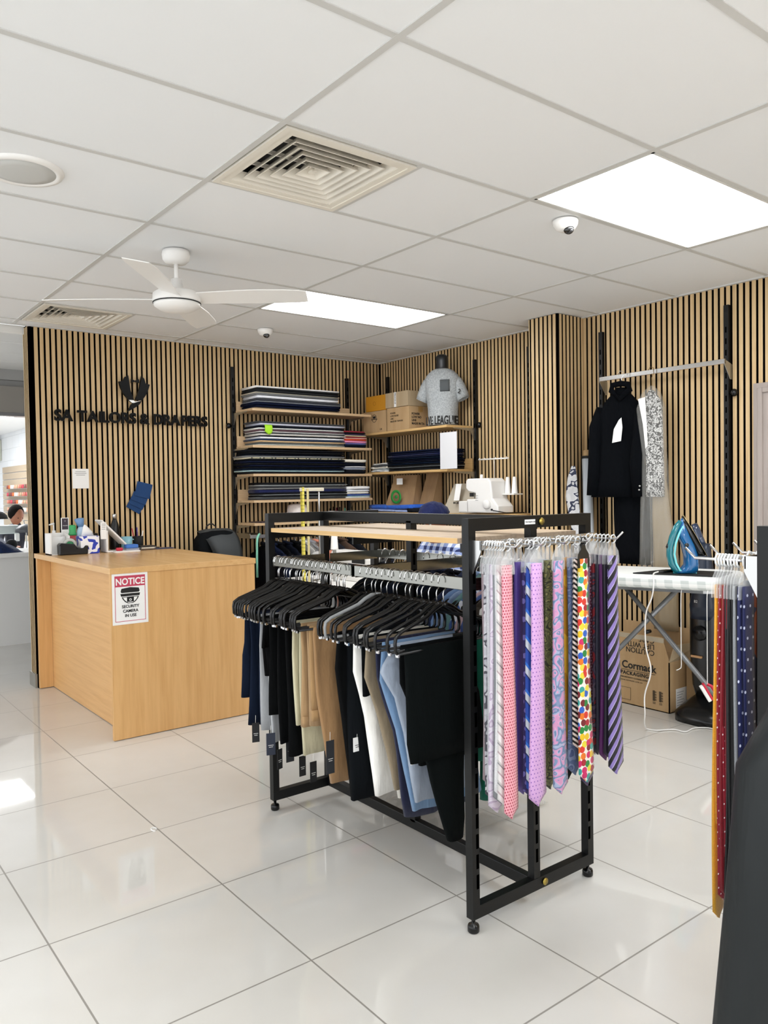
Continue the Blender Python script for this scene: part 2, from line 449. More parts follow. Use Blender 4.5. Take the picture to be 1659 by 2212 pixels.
def dome(x, y, rz, label):
    t = thing('security_camera', label, 'security camera', (x, y, H), rz)
    MB().lathe([(.001, 0), (.056, 0), (.058, -.006), (.055, -.022), (.044, -.040), (.026, -.050), (.001, -.052)], (0, 0, 0), 32).build('housing', M['white'], t, world=False)
    MB().ell((.012, -.018, -.047), .024, .024, .022).build('lens_dome', mat('lens_dark', '0b0c0d', .08, spec=.9), t, world=False)
    MB().ell((.020, -.030, -.056), .010, .010, .010, 12, 8).build('lens', mat('lens_glass', '2c2c2e', .05, spec=1), t, world=False)
    MB().ell((-.018, -.040, -.030), .0045, .003, .0045, 10, 8).build('sensor', M['ink'], t, world=False)
dome(-1.765, -3.70, -.75, 'white dome security camera on the ceiling beside the large light panel')
dome(-1.72, -.83, -.75, 'smaller looking white dome security camera between the fan and the shelves')

# ceiling fan at rest
fx, fy = -3.03, -2.255
t = thing('ceiling_fan', 'white four-blade ceiling fan hanging on a short rod', 'ceiling fan', (fx, fy, H))
MB().lathe([(.001, H-.001), (.066, H-.001), (.07, H-.02), (.066, H-.045), (.05, H-.062), (.02, H-.066), (.001, H-.066)], (fx, fy, 0), 32).build('canopy', M['white'], t)
MB().tube([(fx, fy, H-.05), (fx, fy, 2.43)], .011, 12).build('rod', M['white'], t)
mo = MB().lathe([(.012, 2.485), (.026, 2.48), (.034, 2.435), (.06, 2.423), (.105, 2.413), (.118, 2.403), (.12, 2.368), (.118, 2.360), (.001, 2.358)], (fx, fy, 0), 40).build('motor', M['white'], t)
MB().lathe([(.1165, 2.361), (.1195, 2.360), (.1195, 2.356), (.1165, 2.355)], (fx, fy, 0), 40, closed=True).build('trim_ring', M['ink'], mo)
MB().lathe([(.117, 2.356), (.112, 2.343), (.085, 2.325), (.045, 2.316), (.001, 2.313)], (fx, fy, 0), 40).build('base_cap', M['white'], t)
for a in (-38, 52, 142, 232):
    a = math.radians(a); ca, sa = math.cos(a), math.sin(a); rings = []
    for k in range(13):
        u = k/12; r = .09+.57*u; w = (.050+.020*min(1, u*1.8))*(1 if k < 11 else (.97 if k == 11 else .84)); pitch = .30-.10*u
        ring = []
        for (p, q) in ((-1, -1), (1, -1), (1, 1), (-1, 1)):
            d = p*w; zz = 2.383 - d*math.sin(pitch) + q*.0025 + .004*math.sin(u*3)
            ring.append((fx+ca*r - sa*d*math.cos(pitch), fy+sa*r + ca*d*math.cos(pitch), zz))
        rings.append(ring)
    MB().loft(rings, smooth=False).build('blade', M['white'], t, bevel=.0015)

# ------------------------------------------------------------------ wall sign
t = thing('shop_sign', 'raised black lettering across the slatted wall above the counter', 'wall sign', (-2.44, -.03, 1.945))
M['gloss'] = mat('gloss_black', '010101', .35, spec=.12)
word = 'SA TAILORS & DRAPERS'
cu = bpy.data.curves.new('measure', 'FONT')
adv = {}
def tw(s):
    c = bpy.data.curves.new('w', 'FONT'); c.body = s; c.size = 1; o = bpy.data.objects.new('w', c); COL.objects.link(o)
    bpy.context.view_layer.update(); w_ = o.dimensions.x; bpy.data.objects.remove(o); bpy.data.curves.remove(c); return w_
bpy.data.curves.remove(cu)
wI = tw('II')-tw('I')*1
pos = []; x = 0
for ch in word:
    if ch == ' ': x += .26; continue
    w_ = tw(ch); pos.append((ch, x, w_)); x += w_+.085
tot = x-.085; S = .112; xs = 1.195/(tot*S)
for ch, px_, w_ in pos:
    mb = MB(); text_into(mb, ch, S, (-3.035+(px_)*S*xs-.003, -.045, 1.948), depth=.02, bold=.0036, xs=xs)
    mb.build('letter', M['gloss'], t)
t = thing('wall_emblem', 'raised black suit lapel and bow tie emblem above the sign lettering', 'wall sign', (-2.44, -.03, 2.03))
def poly(name, pts, m=None):
    MB().prism(pts, 'y', -.055, -.035).build(name, m or M['gloss'], t)
poly('left_lapel', [(-2.487, 2.315), (-2.512, 2.302), (-2.532, 2.268), (-2.562, 2.262), (-2.548, 2.215), (-2.53, 2.175), (-2.49, 2.128), (-2.447, 2.128), (-2.472, 2.20)])
poly('right_lapel', [(-2.382, 2.32), (-2.362, 2.298), (-2.35, 2.262), (-2.318, 2.255), (-2.33, 2.215), (-2.352, 2.17), (-2.382, 2.128), (-2.435, 2.13), (-2.402, 2.22)])
poly('bow_tie', [(-2.462, 2.29), (-2.437, 2.278), (-2.403, 2.292), (-2.403, 2.262), (-2.437, 2.271), (-2.462, 2.258)])
poly('needle_tail', [(-2.385, 2.125), (-2.42, 2.115), (-2.468, 2.095), (-2.497, 2.035), (-2.43, 2.075), (-2.40, 2.10)])
poly('highlight_wedge', [(-2.488, 2.126), (-2.448, 2.126), (-2.44, 2.115), (-2.39, 2.126), (-2.44, 2.108), (-2.462, 2.104)], M['steel'])

# card with printed lines (square code left out)
t = thing('wall_notice', 'small white printed card stuck on the slats below the sign', 'notice', (-2.852, -.02, 1.448))
MB().box(-2.912, -2.792, -.016, -.013, 1.448, 1.595).build('card', M['paper'], t, bevel=.0008)
mb = MB()
for k, (a, b) in enumerate(((-2.89, -2.815), (-2.895, -2.81), (-2.885, -2.82))):
    mb.box(a, b, -.0172, -.016, 1.572-.013*k, 1.576-.013*k)
mb.build('printed_lines', mat('grey_print', '9a9a9a', .8), t)
# denim pocket swatches on a pin
t = thing('fabric_swatches', 'dark blue denim swatches hanging askew from a pin on the slats', 'fabric samples', (-2.41, -.03, 1.26))
dn = cloth('22406b')
R = Matrix.Rotation(math.radians(-18), 3, 'Y')
for k, (cx, cz, hx, hz, a) in enumerate(((-2.385, 1.43, .062, .058, -14), (-2.415, 1.368, .062, .035, -22), (-2.435, 1.33, .062, .03, -27), (-2.452, 1.30, .060, .032, -31))):
    MB().obox((cx, -.028-.006*(3-k), cz), hx, .003, hz, Matrix.Rotation(math.radians(-a), 3, 'Y')).build('swatch', dn, t, bevel=.002)
MB().tube([(-2.432, -.014, 1.50), (-2.432, -.03, 1.498), (-2.43, -.03, 1.47)], .002, 6).build('pin', M['steel'], t)

# ------------------------------------------------------------------ slotted uprights with knobs
def upright(x, y, z0, z1, face, label, slots=True, silver=False):
    t = thing('slotted_upright', label, 'wall upright', (x, y, z0), group=None)
    a = (.016, .022)
    if face == 'y': mb = MB().box(x-.015, x+.015, y-.028, y, z0, z1)
    else: mb = MB().box(x-.028, x, y-.015, y+.015, z0, z1)
    mb.m(1); k = z0+.06
    while k < z1-.1:
        if face == 'y': mb.box(x-.004, x+.004, y-.0285, y-.02, k, k+.035)
        else: mb.box(x-.0285, x-.02, y-.004, y+.004, k, k+.035)
        k += .07
    mb.build('post', [M['black'], M['slot']], t)
    return t
def knob(t, x, y, z, ax):
    MB().lathe([(.008, 0), (.009, .03), (.024, .034), (.027, .042), (.024, .052), (.001, .055)] if True else [], (x, y, z), 20, ax).shift(Matrix.Identity(4)).build('knob', M['blackp'], t)
uL = upright(-1.594, -.012, .1, 2.458, 'y', 'black slotted upright at the left end of the corner shelves')
knob(uL, -1.60, -.04, 1.96, 'y')
u2 = upright(-.411, -.012, .1, 2.45, 'y', 'black slotted upright between the left wall shelves and the corner')
u3 = upright(-.012, -.155, .1, 2.477, 'x', 'black slotted upright behind the cardboard boxes near the corner')
u4 = upright(-.012, -1.335, .1, 2.475, 'x', 'black slotted upright right of the grey T-shirt torso')
u5 = upright(-.012, -1.93, .1, 2.493, 'x', 'black slotted upright beside the slatted column')
u6 = upright(-.012, -2.60, .1, 2.489, 'x', 'slotted upright at the left end of the chrome hanging rail')
u7 = upright(-.012, -3.525, .1, 2.498, 'x', 'tall black slotted upright left of the door frame')
def ball(t, x, y, z, d):
    MB().tube([(x, y, z), (x+d[0]*.5, y+d[1]*.5, z)], .007, 10).build('knob_stem', M['blackp'], t)
    MB().ell((x+d[0], y+d[1], z), .021, .021, .024, 16, 10).build('knob', M['blackp'], t)
for c in [c for c in kids(uL) if c.name.startswith('knob')]: bpy.data.objects.remove(c)
ball(uL, -1.61, -.03, 1.962, (-.028, -.004))
ball(u4, -.025, -1.35, 1.93, (-.004, -.03))
ball(u7, -.025, -3.54, 1.96, (-.004, -.03))
ball(u6, -.025, -2.615, 1.90, (-.004, -.035))

# ------------------------------------------------------------------ wall shelves
def shelf_b(z, x0, x1, label, back=None, y=-.335):
    t = thing('wall_shelf', label, 'shelf', ((x0+x1)/2, -.03, z))
    MB().box(x0, x1, y, -.045, z-.02, z).build('board', M['shelf'], t, bevel=.001)
    for x in (-1.594, -.411):
        MB().prism([(-.04, z-.021), (y+.05, z-.021), (y+.05, z-.028), (-.09, z-.045), (-.05, z-.12), (-.04, z-.12)], 'x', x-.002, x+.002).build('bracket', M['steel'], t)
    if back: MB().box(x0+.01, min(x1-.02, -.40), -.045, -.03, z, z+back).build('back_panel', M['shelf'], t)
    return t
def shelf_r(z, y0, y1, label, back=None, x=-.335):
    t = thing('wall_shelf', label, 'shelf', (-.03, (y0+y1)/2, z))
    MB().box(x, -.045, y0, y1, z-.02, z).build('board', M['edge'], t, bevel=.001)
    for y in (-.155, -1.335):
        MB().prism([(-.04, z-.021), (x+.05, z-.021), (x+.05, z-.028), (-.09, z-.045), (-.05, z-.12), (-.04, z-.12)], 'y', y-.002, y+.002).build('bracket', M['steel'], t)
    if back: MB().box(-.045, -.03, y0+.005, y1-.3, z, z+back).build('back_panel', M['edge'], t)
    return t
SB = [(2.088, 'top'), (1.786, 'second'), (1.552, 'third'), (1.334, 'fourth'), (1.145, 'lowest')]
for (z, n), bk in zip(SB, (.08, .09, 0, .09, 0)):
    shelf_b(z, -1.575, -.365, '%s wooden wall shelf on the left side of the corner' % n, bk)
T1, T2, T3 = 1.926, 1.566, 1.205
shelf_r(T1, -1.31, -.12, 'wooden wall shelf carrying the cardboard boxes and T-shirt torso')
shelf_r(T2, -1.31, -.12, 'wooden wall shelf carrying the navy fabric pile and blank white sheet', .09)
shelf_r(T3, -2.08, -.12, 'wooden wall shelf under the white overlocker and paper bags')

# folded cloth: a rounded slab with layered fold edge
ORD = ['topmost', 'second', 'third', 'fourth', 'fifth', 'sixth', 'seventh', 'eighth', 'ninth', 'tenth', 'eleventh', 'twelfth', 'thirteenth', 'fourteenth', 'fifteenth']
NAMES = {'f2f1ef': 'white', '26282a': 'black', 'd9d0bd': 'cream', '77797a': 'grey', 'e9ebf2': 'cool white', '35373d': 'charcoal', '12182e': 'navy', '9aa0ab': 'pale grey', '6e5f4c': 'brown',
 '3b3d40': 'dark grey', 'b9bccb': 'lilac grey', '10141f': 'near black', 'dfe3df': 'off-white', '5b4048': 'plum', 'c9c6c1': 'light grey', '1d3150': 'blue', 'c8a981': 'tan', '5d6566': 'slate grey', 'b8bcb4': 'sage grey',
 '8e1f2c': 'red', '14161c': 'black', '55496c': 'dusky purple', 'd8c69a': 'straw', 'f0b9a8': 'pale peach', 'e4512f': 'orange', 'e88fb4': 'pink', '6f6fae': 'violet', 'a9c7c9': 'pale aqua', '0e1a2c': 'dark navy',
 'e9e2d3': 'ivory', '8f96a6': 'blue grey', '2f4f9a': 'royal blue', '181f4a': 'deep blue', '191a1c': 'black', '9fa4a5': 'silver grey'}
def slab(mb, x0, x1, y0, y1, z0, z1, ax='x', rough=1.0):
    """cross-section rounded, extruded along ax with slight sag"""
    n = 9; rings = []; h = (z1-z0)/2; zc = (z0+z1)/2
    a0, a1, b0, b1 = (x0, x1, y0, y1) if ax == 'x' else (y0, y1, x0, x1)
    ph = random.random()*6
    for k in range(n):
        u = k/(n-1); a = a0+(a1-a0)*u; ring = []
        dz = 0.0015*math.sin(ph+u*5)*rough; db = .004*math.sin(ph*2+u*3)*rough
        for q in range(16):
            g = 2*PI*q/16; c, s_ = math.cos(g), math.sin(g)
            ee = .45
            bb = (b0+b1)/2+db + (b1-b0)/2*math.copysign(abs(c)**.35, c)*(1 if abs(c) < .99 else 1)
            zz = zc + h*.98*math.copysign(abs(s_)**ee, s_)+dz*abs(s_)
            ring.append((a, bb, zz) if ax == 'x' else (bb, a, zz))
        rings.append(ring)
    mb.loft(rings)
def stack(where, grp, x0, x1, y0, y1, z, layers, ax='x', kind='folded cloth'):
    n = len(layers)
    for i, (c, th) in enumerate(reversed(layers)):
        j = n-1-i; r = lambda a: random.uniform(-a, a)
        mb = MB()
        if isinstance(c, tuple): c, pm = c
        else: pm = None
        slab(mb, x0+r(.012), x1+r(.012), y0+r(.008), y1, z, z+th, ax)
        place = 'topmost' if j == 0 else ('bottom' if i == 0 else ORD[j]+' from top')
        nm = NAMES.get(c, 'coloured')
        one(mb, 'folded_cloth', pm or cloth(c), '%s %s, %s %s' % (nm, kind, place, where), 'folded fabric', grp)
        z += th
    return z
Z = [s[0] for s in SB]
stack('of the top left shelf stack', 'folded cloths on the top shelf', -1.52, -.70, -.325, -.05, Z[0],
      [('f2f1ef', .018), ('26282a', .014), ('26282a', .024), ('d9d0bd', .007), ('77797a', .016), ('e9ebf2', .026), ('35373d', .024), ('9aa0ab', .007), ('12182e', .026), ('12182e', .018), ('6e5f4c', .012)])
stack('of the second left shelf wide stack', 'folded cloths in the wide stack of the second shelf', -1.50, -.655, -.325, -.05, Z[1],
      [('3b3d40', .016), ('b9bccb', .020), ('10141f', .018), ('dfe3df', .014), ('5b4048', .016), ('f2f1ef', .008), ('3b3d40', .009), ('c9c6c1', .018), ('10141f', .007), ('e9ebf2', .019), ('1d3150', .014), ('c8a981', .016), ('5d6566', .014), ('b8bcb4', .013)])
stack('of the second left shelf narrow stack', 'folded cloths in the narrow stack of the second shelf', -.645, -.415, -.325, -.05, Z[1],
      [('8e1f2c', .018), ('14161c', .014), ('55496c', .010), ('d8c69a', .012), ('8e1f2c', .010), ('f0b9a8', .010), ('e4512f', .014), ('e88fb4', .022), ('6f6fae', .014), ('0e1a2c', .020), ('14161c', .008)])
M['tartan'] = pattern('tartan_edge', p_stripes([(0, 'cfc8a8'), (.62, '2f4a3a'), (.7, 'd8d2b8'), (.9, '26282a')], 9, 1, 0))
stack('of the third left shelf wide stack', 'folded cloths in the wide stack of the third shelf', -1.60, -.665, -.335, -.05, Z[2],
      [('14161c', .018), ('191a1c', .017), ('10141f', .015), ('77797a', .015), (('d8c69a', M['tartan']), .012), ('14161c', .016), ('12182e', .018), ('191a1c', .016), ('12182e', .016), ('14161c', .014), ('0e1a2c', .014), ('a9c7c9', .013), ('191a1c', .016)])
stack('of the third left shelf narrow stack', 'folded cloths in the narrow stack of the third shelf', -.655, -.425, -.32, -.05, Z[2],
      [('e9e2d3', .030), ('10141f', .034), ('e9ebf2', .012), ('8f96a6', .022), ('14161c', .034)])
stack('of the fourth left shelf wide stack', 'folded cloths in the wide stack of the fourth shelf', -1.47, -.625, -.30, -.05, Z[3],
      [('191a1c', .018), ('9fa4a5', .010), ('3b3d40', .016), ('77797a', .013), ('181f4a', .030), ('191a1c', .013), ('9fa4a5', .006), ('191a1c', .016), ('9fa4a5', .005), ('3b3d40', .018)])
stack('of the fourth left shelf narrow stack', 'folded cloths in the narrow stack of the fourth shelf', -.61, -.385, -.32, -.05, Z[3],
      [('f2f1ef', .030), ('e9ebf2', .020), ('e9e2d3', .022), ('2f4f9a', .014), ('a9c7c9', .010), ('f2f1ef', .012)], kind='folded shirt cloth')
stack('of the stack behind the blank sheet', 'folded cloths in the dark stack of the right hand shelf', -.32, -.05, -1.22, -.52, T2,
      [('12182e', .019), ('12182e', .017), ('181f4a', .013), ('12182e', .016), ('0e1a2c', .014), ('12182e', .014), ('10141f', .016), ('0e1a2c', .014), ('191a1c', .015), ('9fa4a5', .007), ('191a1c', .016), ('26282a', .015)], 'y')
for k, (c, dx) in enumerate((('d6d8d8', 0), ('9fa4a5', .02), ('e9e2d3', .005), ('3b3d40', .012), ('c9c6c1', .03))):
    mb = MB(); slab(mb, -.33+dx*.3, -.08, -.50+dx, -.27-dx, T2+.016*k, T2+.016*k+.018, 'y', 3)
    one(mb, 'fabric_remnant', cloth(c, wr=.8), '%s crumpled remnant, %s in the small pile left of the dark stack' % (['whitish', 'grey', 'ivory', 'charcoal', 'pale grey'][k], ['bottom', 'second from bottom', 'middle', 'second from top', 'topmost'][k]), 'fabric remnant', 'small remnants on the right hand shelf')
# lime green tail of cloth hanging over the second shelf
mb = MB().grid(lambda u, v: (-1.47+.07*u-.0*v, -.345-.01*math.sin(v*3), 1.955-.085*v*(1-abs(u-.6)*.6)), 6, 6)
one(mb, 'cloth_corner', mat('lime_cloth', 'a6e02a', .8), 'bright lime green cloth corner poking out of the second shelf stack', 'cloth', solid=.002)

# blank sheet hanging from the shelf edge
one(MB().box(-.344, -.341, -1.44, -1.24, 1.566, 1.862), 'paper_sheet', mat('grey_white_paper', 'dcdcde', .8), 'large blank white sheet standing at the front of the navy fabric shelf', 'paper')

# ------------------------------------------------------------------ boxes on the shelf
def carton(x0, x1, y0, y1, z0, z1, label, m, name='cardboard_box', tape=None, group=None):
    t = thing(name, label, 'box', ((x0+x1)/2, (y0+y1)/2, z0), group=group)
    MB().box(x0, x1, y0, y1, z0, z1).build('carton', m, t, bevel=.003)
    if tape:
        MB().box((x0+x1)/2-.025, (x0+x1)/2+.025, y0-.0008, y1+.0008, z1-.05, z1+.0008).build('tape', tape, t)
    return t
brown_tape = mat('brown_tape', 'b08a52', .3)
b1 = carton(-.325, -.06, -.50, -.16, T1, T1+.195, 'brown cardboard box with a round crest, left in the bottom row', M['card'])
mb = MB(); mb.lathe([(.032, 0), (.036, 0), (.036, .001), (.032, .001)], (-.3262, -.33, T1+.13), 24, 'x', True)
mb.box(-.3262, -.325, -.375, -.285, T1+.118, T1+.124).box(-.3262, -.325, -.35, -.31, T1+.128, T1+.150)
mb.build('printed_crest', M['ink'], b1)
mb = MB(); text_into(mb, 'L28', .022, (-.3262, -.41, T1+.02), (0, -1, 0), (0, 0, 1), .0008); mb.build('printed_code', M['ink'], b1)
b2 = carton(-.335, -.06, -.83, -.53, T1, T1+.20, 'brown cardboard box with black handling print, behind the T-shirt torso', M['card'], tape=brown_tape)
mb = MB()
for k, s_ in enumerate(('POWER', 'LOW NOISE', 'LINE', 'MADE IN TAIWAN')):
    text_into(mb, s_, .021, (-.3362, -.58, T1+.145-.024*k), (0, -1, 0), (0, 0, 1), .0008, .0004)
mb.build('printed_text', mat('faded_ink', '4a3c2a', .8), b2)
mb = MB()
for k, s_ in enumerate(('POWER', 'LOW NO', 'LINE', 'MADE IN TA')):
    text_into(mb, s_, .026, (-.30, -.8312, T1+.125-.028*k), (1, 0, 0), (0, 0, 1), .0008, .0008)
mb.build('side_print', M['ink'], b2)
b3 = carton(-.322, -.06, -.495, -.20, T1+.197, T1+.335, 'mustard yellow box standing on the crest printed box', mat('mustard_card', 'c98a1a', .7), 'storage_box')
mb = MB(); mb.lathe([(.016, 0), (.019, 0), (.019, .001), (.016, .001)], (-.3232, -.33, T1+.265), 20, 'x', True); mb.build('printed_badge', mat('mustard_ink', 'a06a10', .8), b3)
b4 = carton(-.335, -.06, -.82, -.51, T1+.203, T1+.335, 'pale cardboard box with a fragile strip, upper right of the yellow box', M['card2'])
MB().box(-.3362, -.335, -.665, -.635, T1+.205, T1+.334).build('label_strip', M['paper'], b4)
mb = MB(); text_into(mb, 'FRAGILE', .026, (-.337, -.642, T1+.328), (0, 0, -1), (0, -1, 0), .0008); mb.build('strip_print', M['ink'], b4)

# ------------------------------------------------------------------ torso form with T-shirt
def ringy(cx, cy, cz, hx, hy, n=28, e=.8, rot=0):
    out = []
    for k in range(n):
        a = 2*PI*k/n; c, s_ = math.cos(a), math.sin(a)
        x = hx*math.copysign(abs(c)**e, c); y = hy*math.copysign(abs(s_)**e, s_)
        out.append((cx+x*math.cos(rot)-y*math.sin(rot), cy+x*math.sin(rot)+y*math.cos(rot), cz))
    return out
TS = -PI/4-.25      # the torso faces the room diagonal
tx, ty = -.20, -1.12
t = thing('torso_form', 'black headless torso form on the upper right shelf', 'mannequin', (tx, ty, T1))
lv = [(T1, .10, .075), (T1+.1, .105, .08), (T1+.22, .12, .085), (T1+.34, .13, .09), (T1+.42, .125, .08), (T1+.46, .08, .06), (T1+.475, .055, .052), (T1+.50, .050, .05), (T1+.55, .048, .05), (T1+.585, .05, .052), (T1+.603, .035, .04), (T1+.606, .004, .004)]
MB().loft([ringy(tx, ty, z, a, b, rot=TS) for z, a, b in lv]).build('torso', mat('mannequin_black', '1b1c1e', .35), t)
heather = pattern('heather_grey', lambda q: q.ramp(q.noise(q.scaled(1, 1, 1), 90, 4, .7), [(.35, lin('8f9394')), (.65, lin('b6babb'))]), .9, .2)
t = thing('tee_shirt', 'heather grey T-shirt with black hem lettering dressed on the torso form', 't-shirt', (tx, ty, T1+.01))
def tee(u):
    pass
lv = [(T1+.012, .122, .095), (T1+.05, .122, .094), (T1+.14, .124, .094), (T1+.24, .134, .098), (T1+.33, .146, .104), (T1+.40, .150, .100), (T1+.435, .130, .085), (T1+.468, .092, .072), (T1+.482, .062, .060)]
rg = []
for i, (z, a, b) in enumerate(lv):
    r0 = ringy(tx, ty, z, a, b, 48, .85, TS)
    rg.append([(x + (.003*math.sin(k*.9+i*.7)) * (1 if i < 6 else .2), y+(.003*math.cos(k*.8+i)) * (1 if i < 6 else .2), zz) for k, (x, y, zz) in enumerate(r0)])
MB().loft(rg, caps=False).build('body', heather, t, solid=.003)
cr, sr = math.cos(TS), math.sin(TS)
for sgn in (-1, 1):
    pts = []
    for (d, dz, a, b) in ((.095, .405, .045, .055), (.125, .375, .048, .062), (.150, .325, .050, .066), (.172, .265, .052, .068), (.182, .225, .054, .070)):
        c0 = (tx+cr*sgn*d, ty+sr*sgn*d, T1+dz)
        ring = []
        for k in range(20):
            g = 2*PI*k/20; q = a*math.cos(g); w_ = b*math.sin(g)
            ring.append((c0[0]+cr*sgn*q*.85 - sr*w_*.8, c0[1]+sr*sgn*q*.85 + cr*w_*.8, c0[2]+q*.42))
        pts.append(ring)
    MB().loft(pts, caps=False).build('sleeve', heather, t, solid=.003)
nx, ny = sr, -cr          # front normal (towards the room)
def onf(u, z, off=.0): return (tx+cr*u+nx*off, ty+sr*u+ny*off, z)
# pocket patch, hem text and sleeve badge laid on the front
def bodyhalf(z):
    for (z0, a0, b0), (z1, a1, b1_) in zip(lv, lv[1:]):
        if z0 <= z <= z1: f = (z-z0)/(z1-z0); return a0+(a1-a0)*f, b0+(b1_-b0)*f
    return lv[-1][1:]
def surf(u, z, off):
    a, b = bodyhalf(z); r_ = max(0, 1-abs(u/a)**(2/.85))**(.85/2)
    return onf(u, z, b*r_+off)
mb = MB().grid(lambda u, v: surf(.012+.078*u, T1+.285+.098*v, .006), 6, 4); mb.build('pocket', mat('pocket_grey', '54585a', .9), t, solid=.002)
mb = MB(); text_into(mb, 'LIVE LEAGUE', .10, (-.150, 0, 0), depth=.0, bold=.0035, xs=.50)
mb.v = [surf(v[0], T1+.012+max(0, v[2])*.98+.004, .0045) for v in mb.v]
mb.build('hem_lettering', M['ink'], t)
mb = MB()
c0 = (tx+cr*.19, ty+sr*.19, T1+.30)
text_into(mb, '2', .05, (c0[0]-cr*.04+nx*.07, c0[1]-sr*.04+ny*.07, T1+.27), (cr*.8+nx*.1, sr*.8+ny*.1, -.3), (.3*cr, .3*sr, 1), .003, .001); mb.build('sleeve_badge', M['ink'], t)

# ------------------------------------------------------------------ things on the machine shelf
# blue folded work cloths
for k, (c, x0, x1, y0, y1, z0, z1, l) in enumerate((('9fb0dc', -.33, -.08, -.80, -.20, T3, T3+.026, 'pale blue folded shirt under the bright blue folded cloth'),
        ('2f62c4', -.335, -.07, -.86, -.24, T3+.026, T3+.066, 'bright blue folded cloth on the machine shelf below the paper bag'),
        ('1c1e24', -.33, -.12, -1.12, -.80, T3, T3+.045, 'black folded garment beside the blue cloths on the machine shelf'))):
    mb = MB(); slab(mb, x0, x1, y0, y1, z0, z1, 'y', 3); one(mb, 'folded_cloth', cloth(c, wr=.8), l, 'folded fabric')
mb = MB(); slab(mb, -.30, -.2, -1.03, -.93, T3+.045, T3+.057, 'y', 1); one(mb, 'care_card', M['paper'], 'small white card lying on the black folded garment', 'card')
def bag(name, x, y, w, d, h, z, m, label, top=.75, rz=0):
    t = thing(name, label, 'paper bag', (x, y, z), rz)
    R = []
    for k in range(9):
        u = k/8; ww = w/2*(1-(1-top)*u); dd = d/2*(1-.75*u); lean = .06*u
        R.append([(-dd+lean, -ww, h*u), (dd+lean, -ww, h*u), (dd+lean, ww, h*u), (-dd+lean, ww, h*u)])
    MB().loft(R, smooth=False).build('bag_body', m, t, world=False)
    return t
t = bag('paper_bag', -.20, -.58, .34, .16, .33, T3, M['kraft'], 'brown paper bag with a green ring mark and stapled docket', .8, .15)
mb = MB(); mb.lathe([(.040, 0), (.062, 0), (.062, .003), (.040, .003)], (-.078, .02, .135), 30, 'x', True); mb.lathe([(.004, 0), (.016, 0), (.016, .003), (.004, .003)], (-.078, .018, .135), 20, 'x')
mb.build('green_mark', mat('green_print', '1f8a34', .7), t, world=False)
MB().box(-.048, -.045, -.035, .035, .245, .30).build('docket', M['paper'], t, world=False)
bag('paper_bag', -.12, -.84, .20, .12, .34, T3, M['kraft'], 'tall plain kraft bag half hidden behind the green marked bag', .9, -.1)
t = bag('shopping_bag', -.20, -1.37, .34, .15, .24, T3, mat('greige_card', 'b5ab99', .7), 'greige shopping bag with a long receipt behind the overlocker', .72, .25)
mb = MB(); text_into(mb, 'MOIRE', .026, (-.078, .06, .075), (0, -1, 0), (0, 0, 1), .001, .0004); mb.build('bag_print', M['ink'], t, world=False)
MB().obox((-.055, .03, .17), .001, .026, .07, Matrix.Rotation(.28, 3, 'Y')).build('receipt', M['paper'], t, world=False)

# overlocker
ox, oy = -.30, -1.72
t = thing('overlocker', 'white overlocker sewing machine with cone thread stand', 'sewing machine', (ox, oy, T3))
def ob(pts, a, b, name, m, bv=.006): return MB().prism(pts, 'x', a, b).build(name, m, t, bevel=bv)
# profile in y,z : operator side to the left (towards +y)
ob([(oy+.22, T3+.012), (oy+.22, T3+.10), (oy+.11, T3+.10), (oy+.11, T3+.012)], ox-.09, ox+.06, 'cloth_plate', M['white'])
ob([(oy+.13, T3+.01), (oy+.13, T3+.115), (oy+.03, T3+.115), (oy+.03, T3+.16), (oy+.11, T3+.175), (oy+.135, T3+.20), (oy+.135, T3+.255), (oy+.12, T3+.275), (oy-.10, T3+.275), (oy-.135, T3+.25), (oy-.15, T3+.12), (oy-.21, T3+.06), (oy-.21, T3+.01)], ox-.09, ox+.08, 'machine_body', M['white'], .01)
MB().lathe([(.034, 0), (.034, .018), (.028, .024), (.001, .024)], (0, 0, 0), 24, 'x').shift(Matrix.Translation((ox-.09, oy-.10, T3+.075)) @ Matrix.Scale(-1, 4, (1, 0, 0))).build('hand_wheel', M['white'], t)
MB().tube([(ox-.05, oy+.08, T3+.175), (ox-.05, oy+.08, T3+.12)], [.012, .003], 10).build('needle_bar', M['steel'], t)
MB().box(ox-.093, ox-.088, oy+.05, oy+.09, T3+.135, T3+.165).build('lamp_window', M['ink'], t)
mb = MB()
for k in range(3): mb.box(ox-.0915, ox-.09, oy-.0, oy+.03, T3+.14-.018*k, T3+.143-.018*k)
mb.build('dial_marks', M['grey'], t)
MB().box(ox-.092, ox-.09, oy-.155, oy-.135, T3+.028, T3+.042).build('socket', M['ink'], t)
MB().tube([(ox-.03, oy+.02, T3+.27), (ox-.03, oy+.02, T3+.305)], .012, 12).build('spool_pin', M['white'], t)
MB().tube([(ox+.05, oy-.04, T3+.26), (ox+.05, oy-.04, T3+.44)], .004, 8).build('thread_mast', M['steel'], t)
MB().tube([(ox+.05, oy-.19, T3+.425), (ox+.05, oy+.13, T3+.425)], .0055, 8).build('thread_bar', M['white'], t)
mb = MB()
for k in range(6): mb.tube([(ox+.05, oy-.18+.058*k, T3+.425), (ox+.035, oy-.18+.058*k, T3+.436)], .003, 6)
mb.build('thread_guide', M['white'], t)
MB().box(ox+.02, ox+.12, oy-.27, oy-.13, T3+.145, T3+.155).build('cone_tray', M['white'], t, bevel=.003)
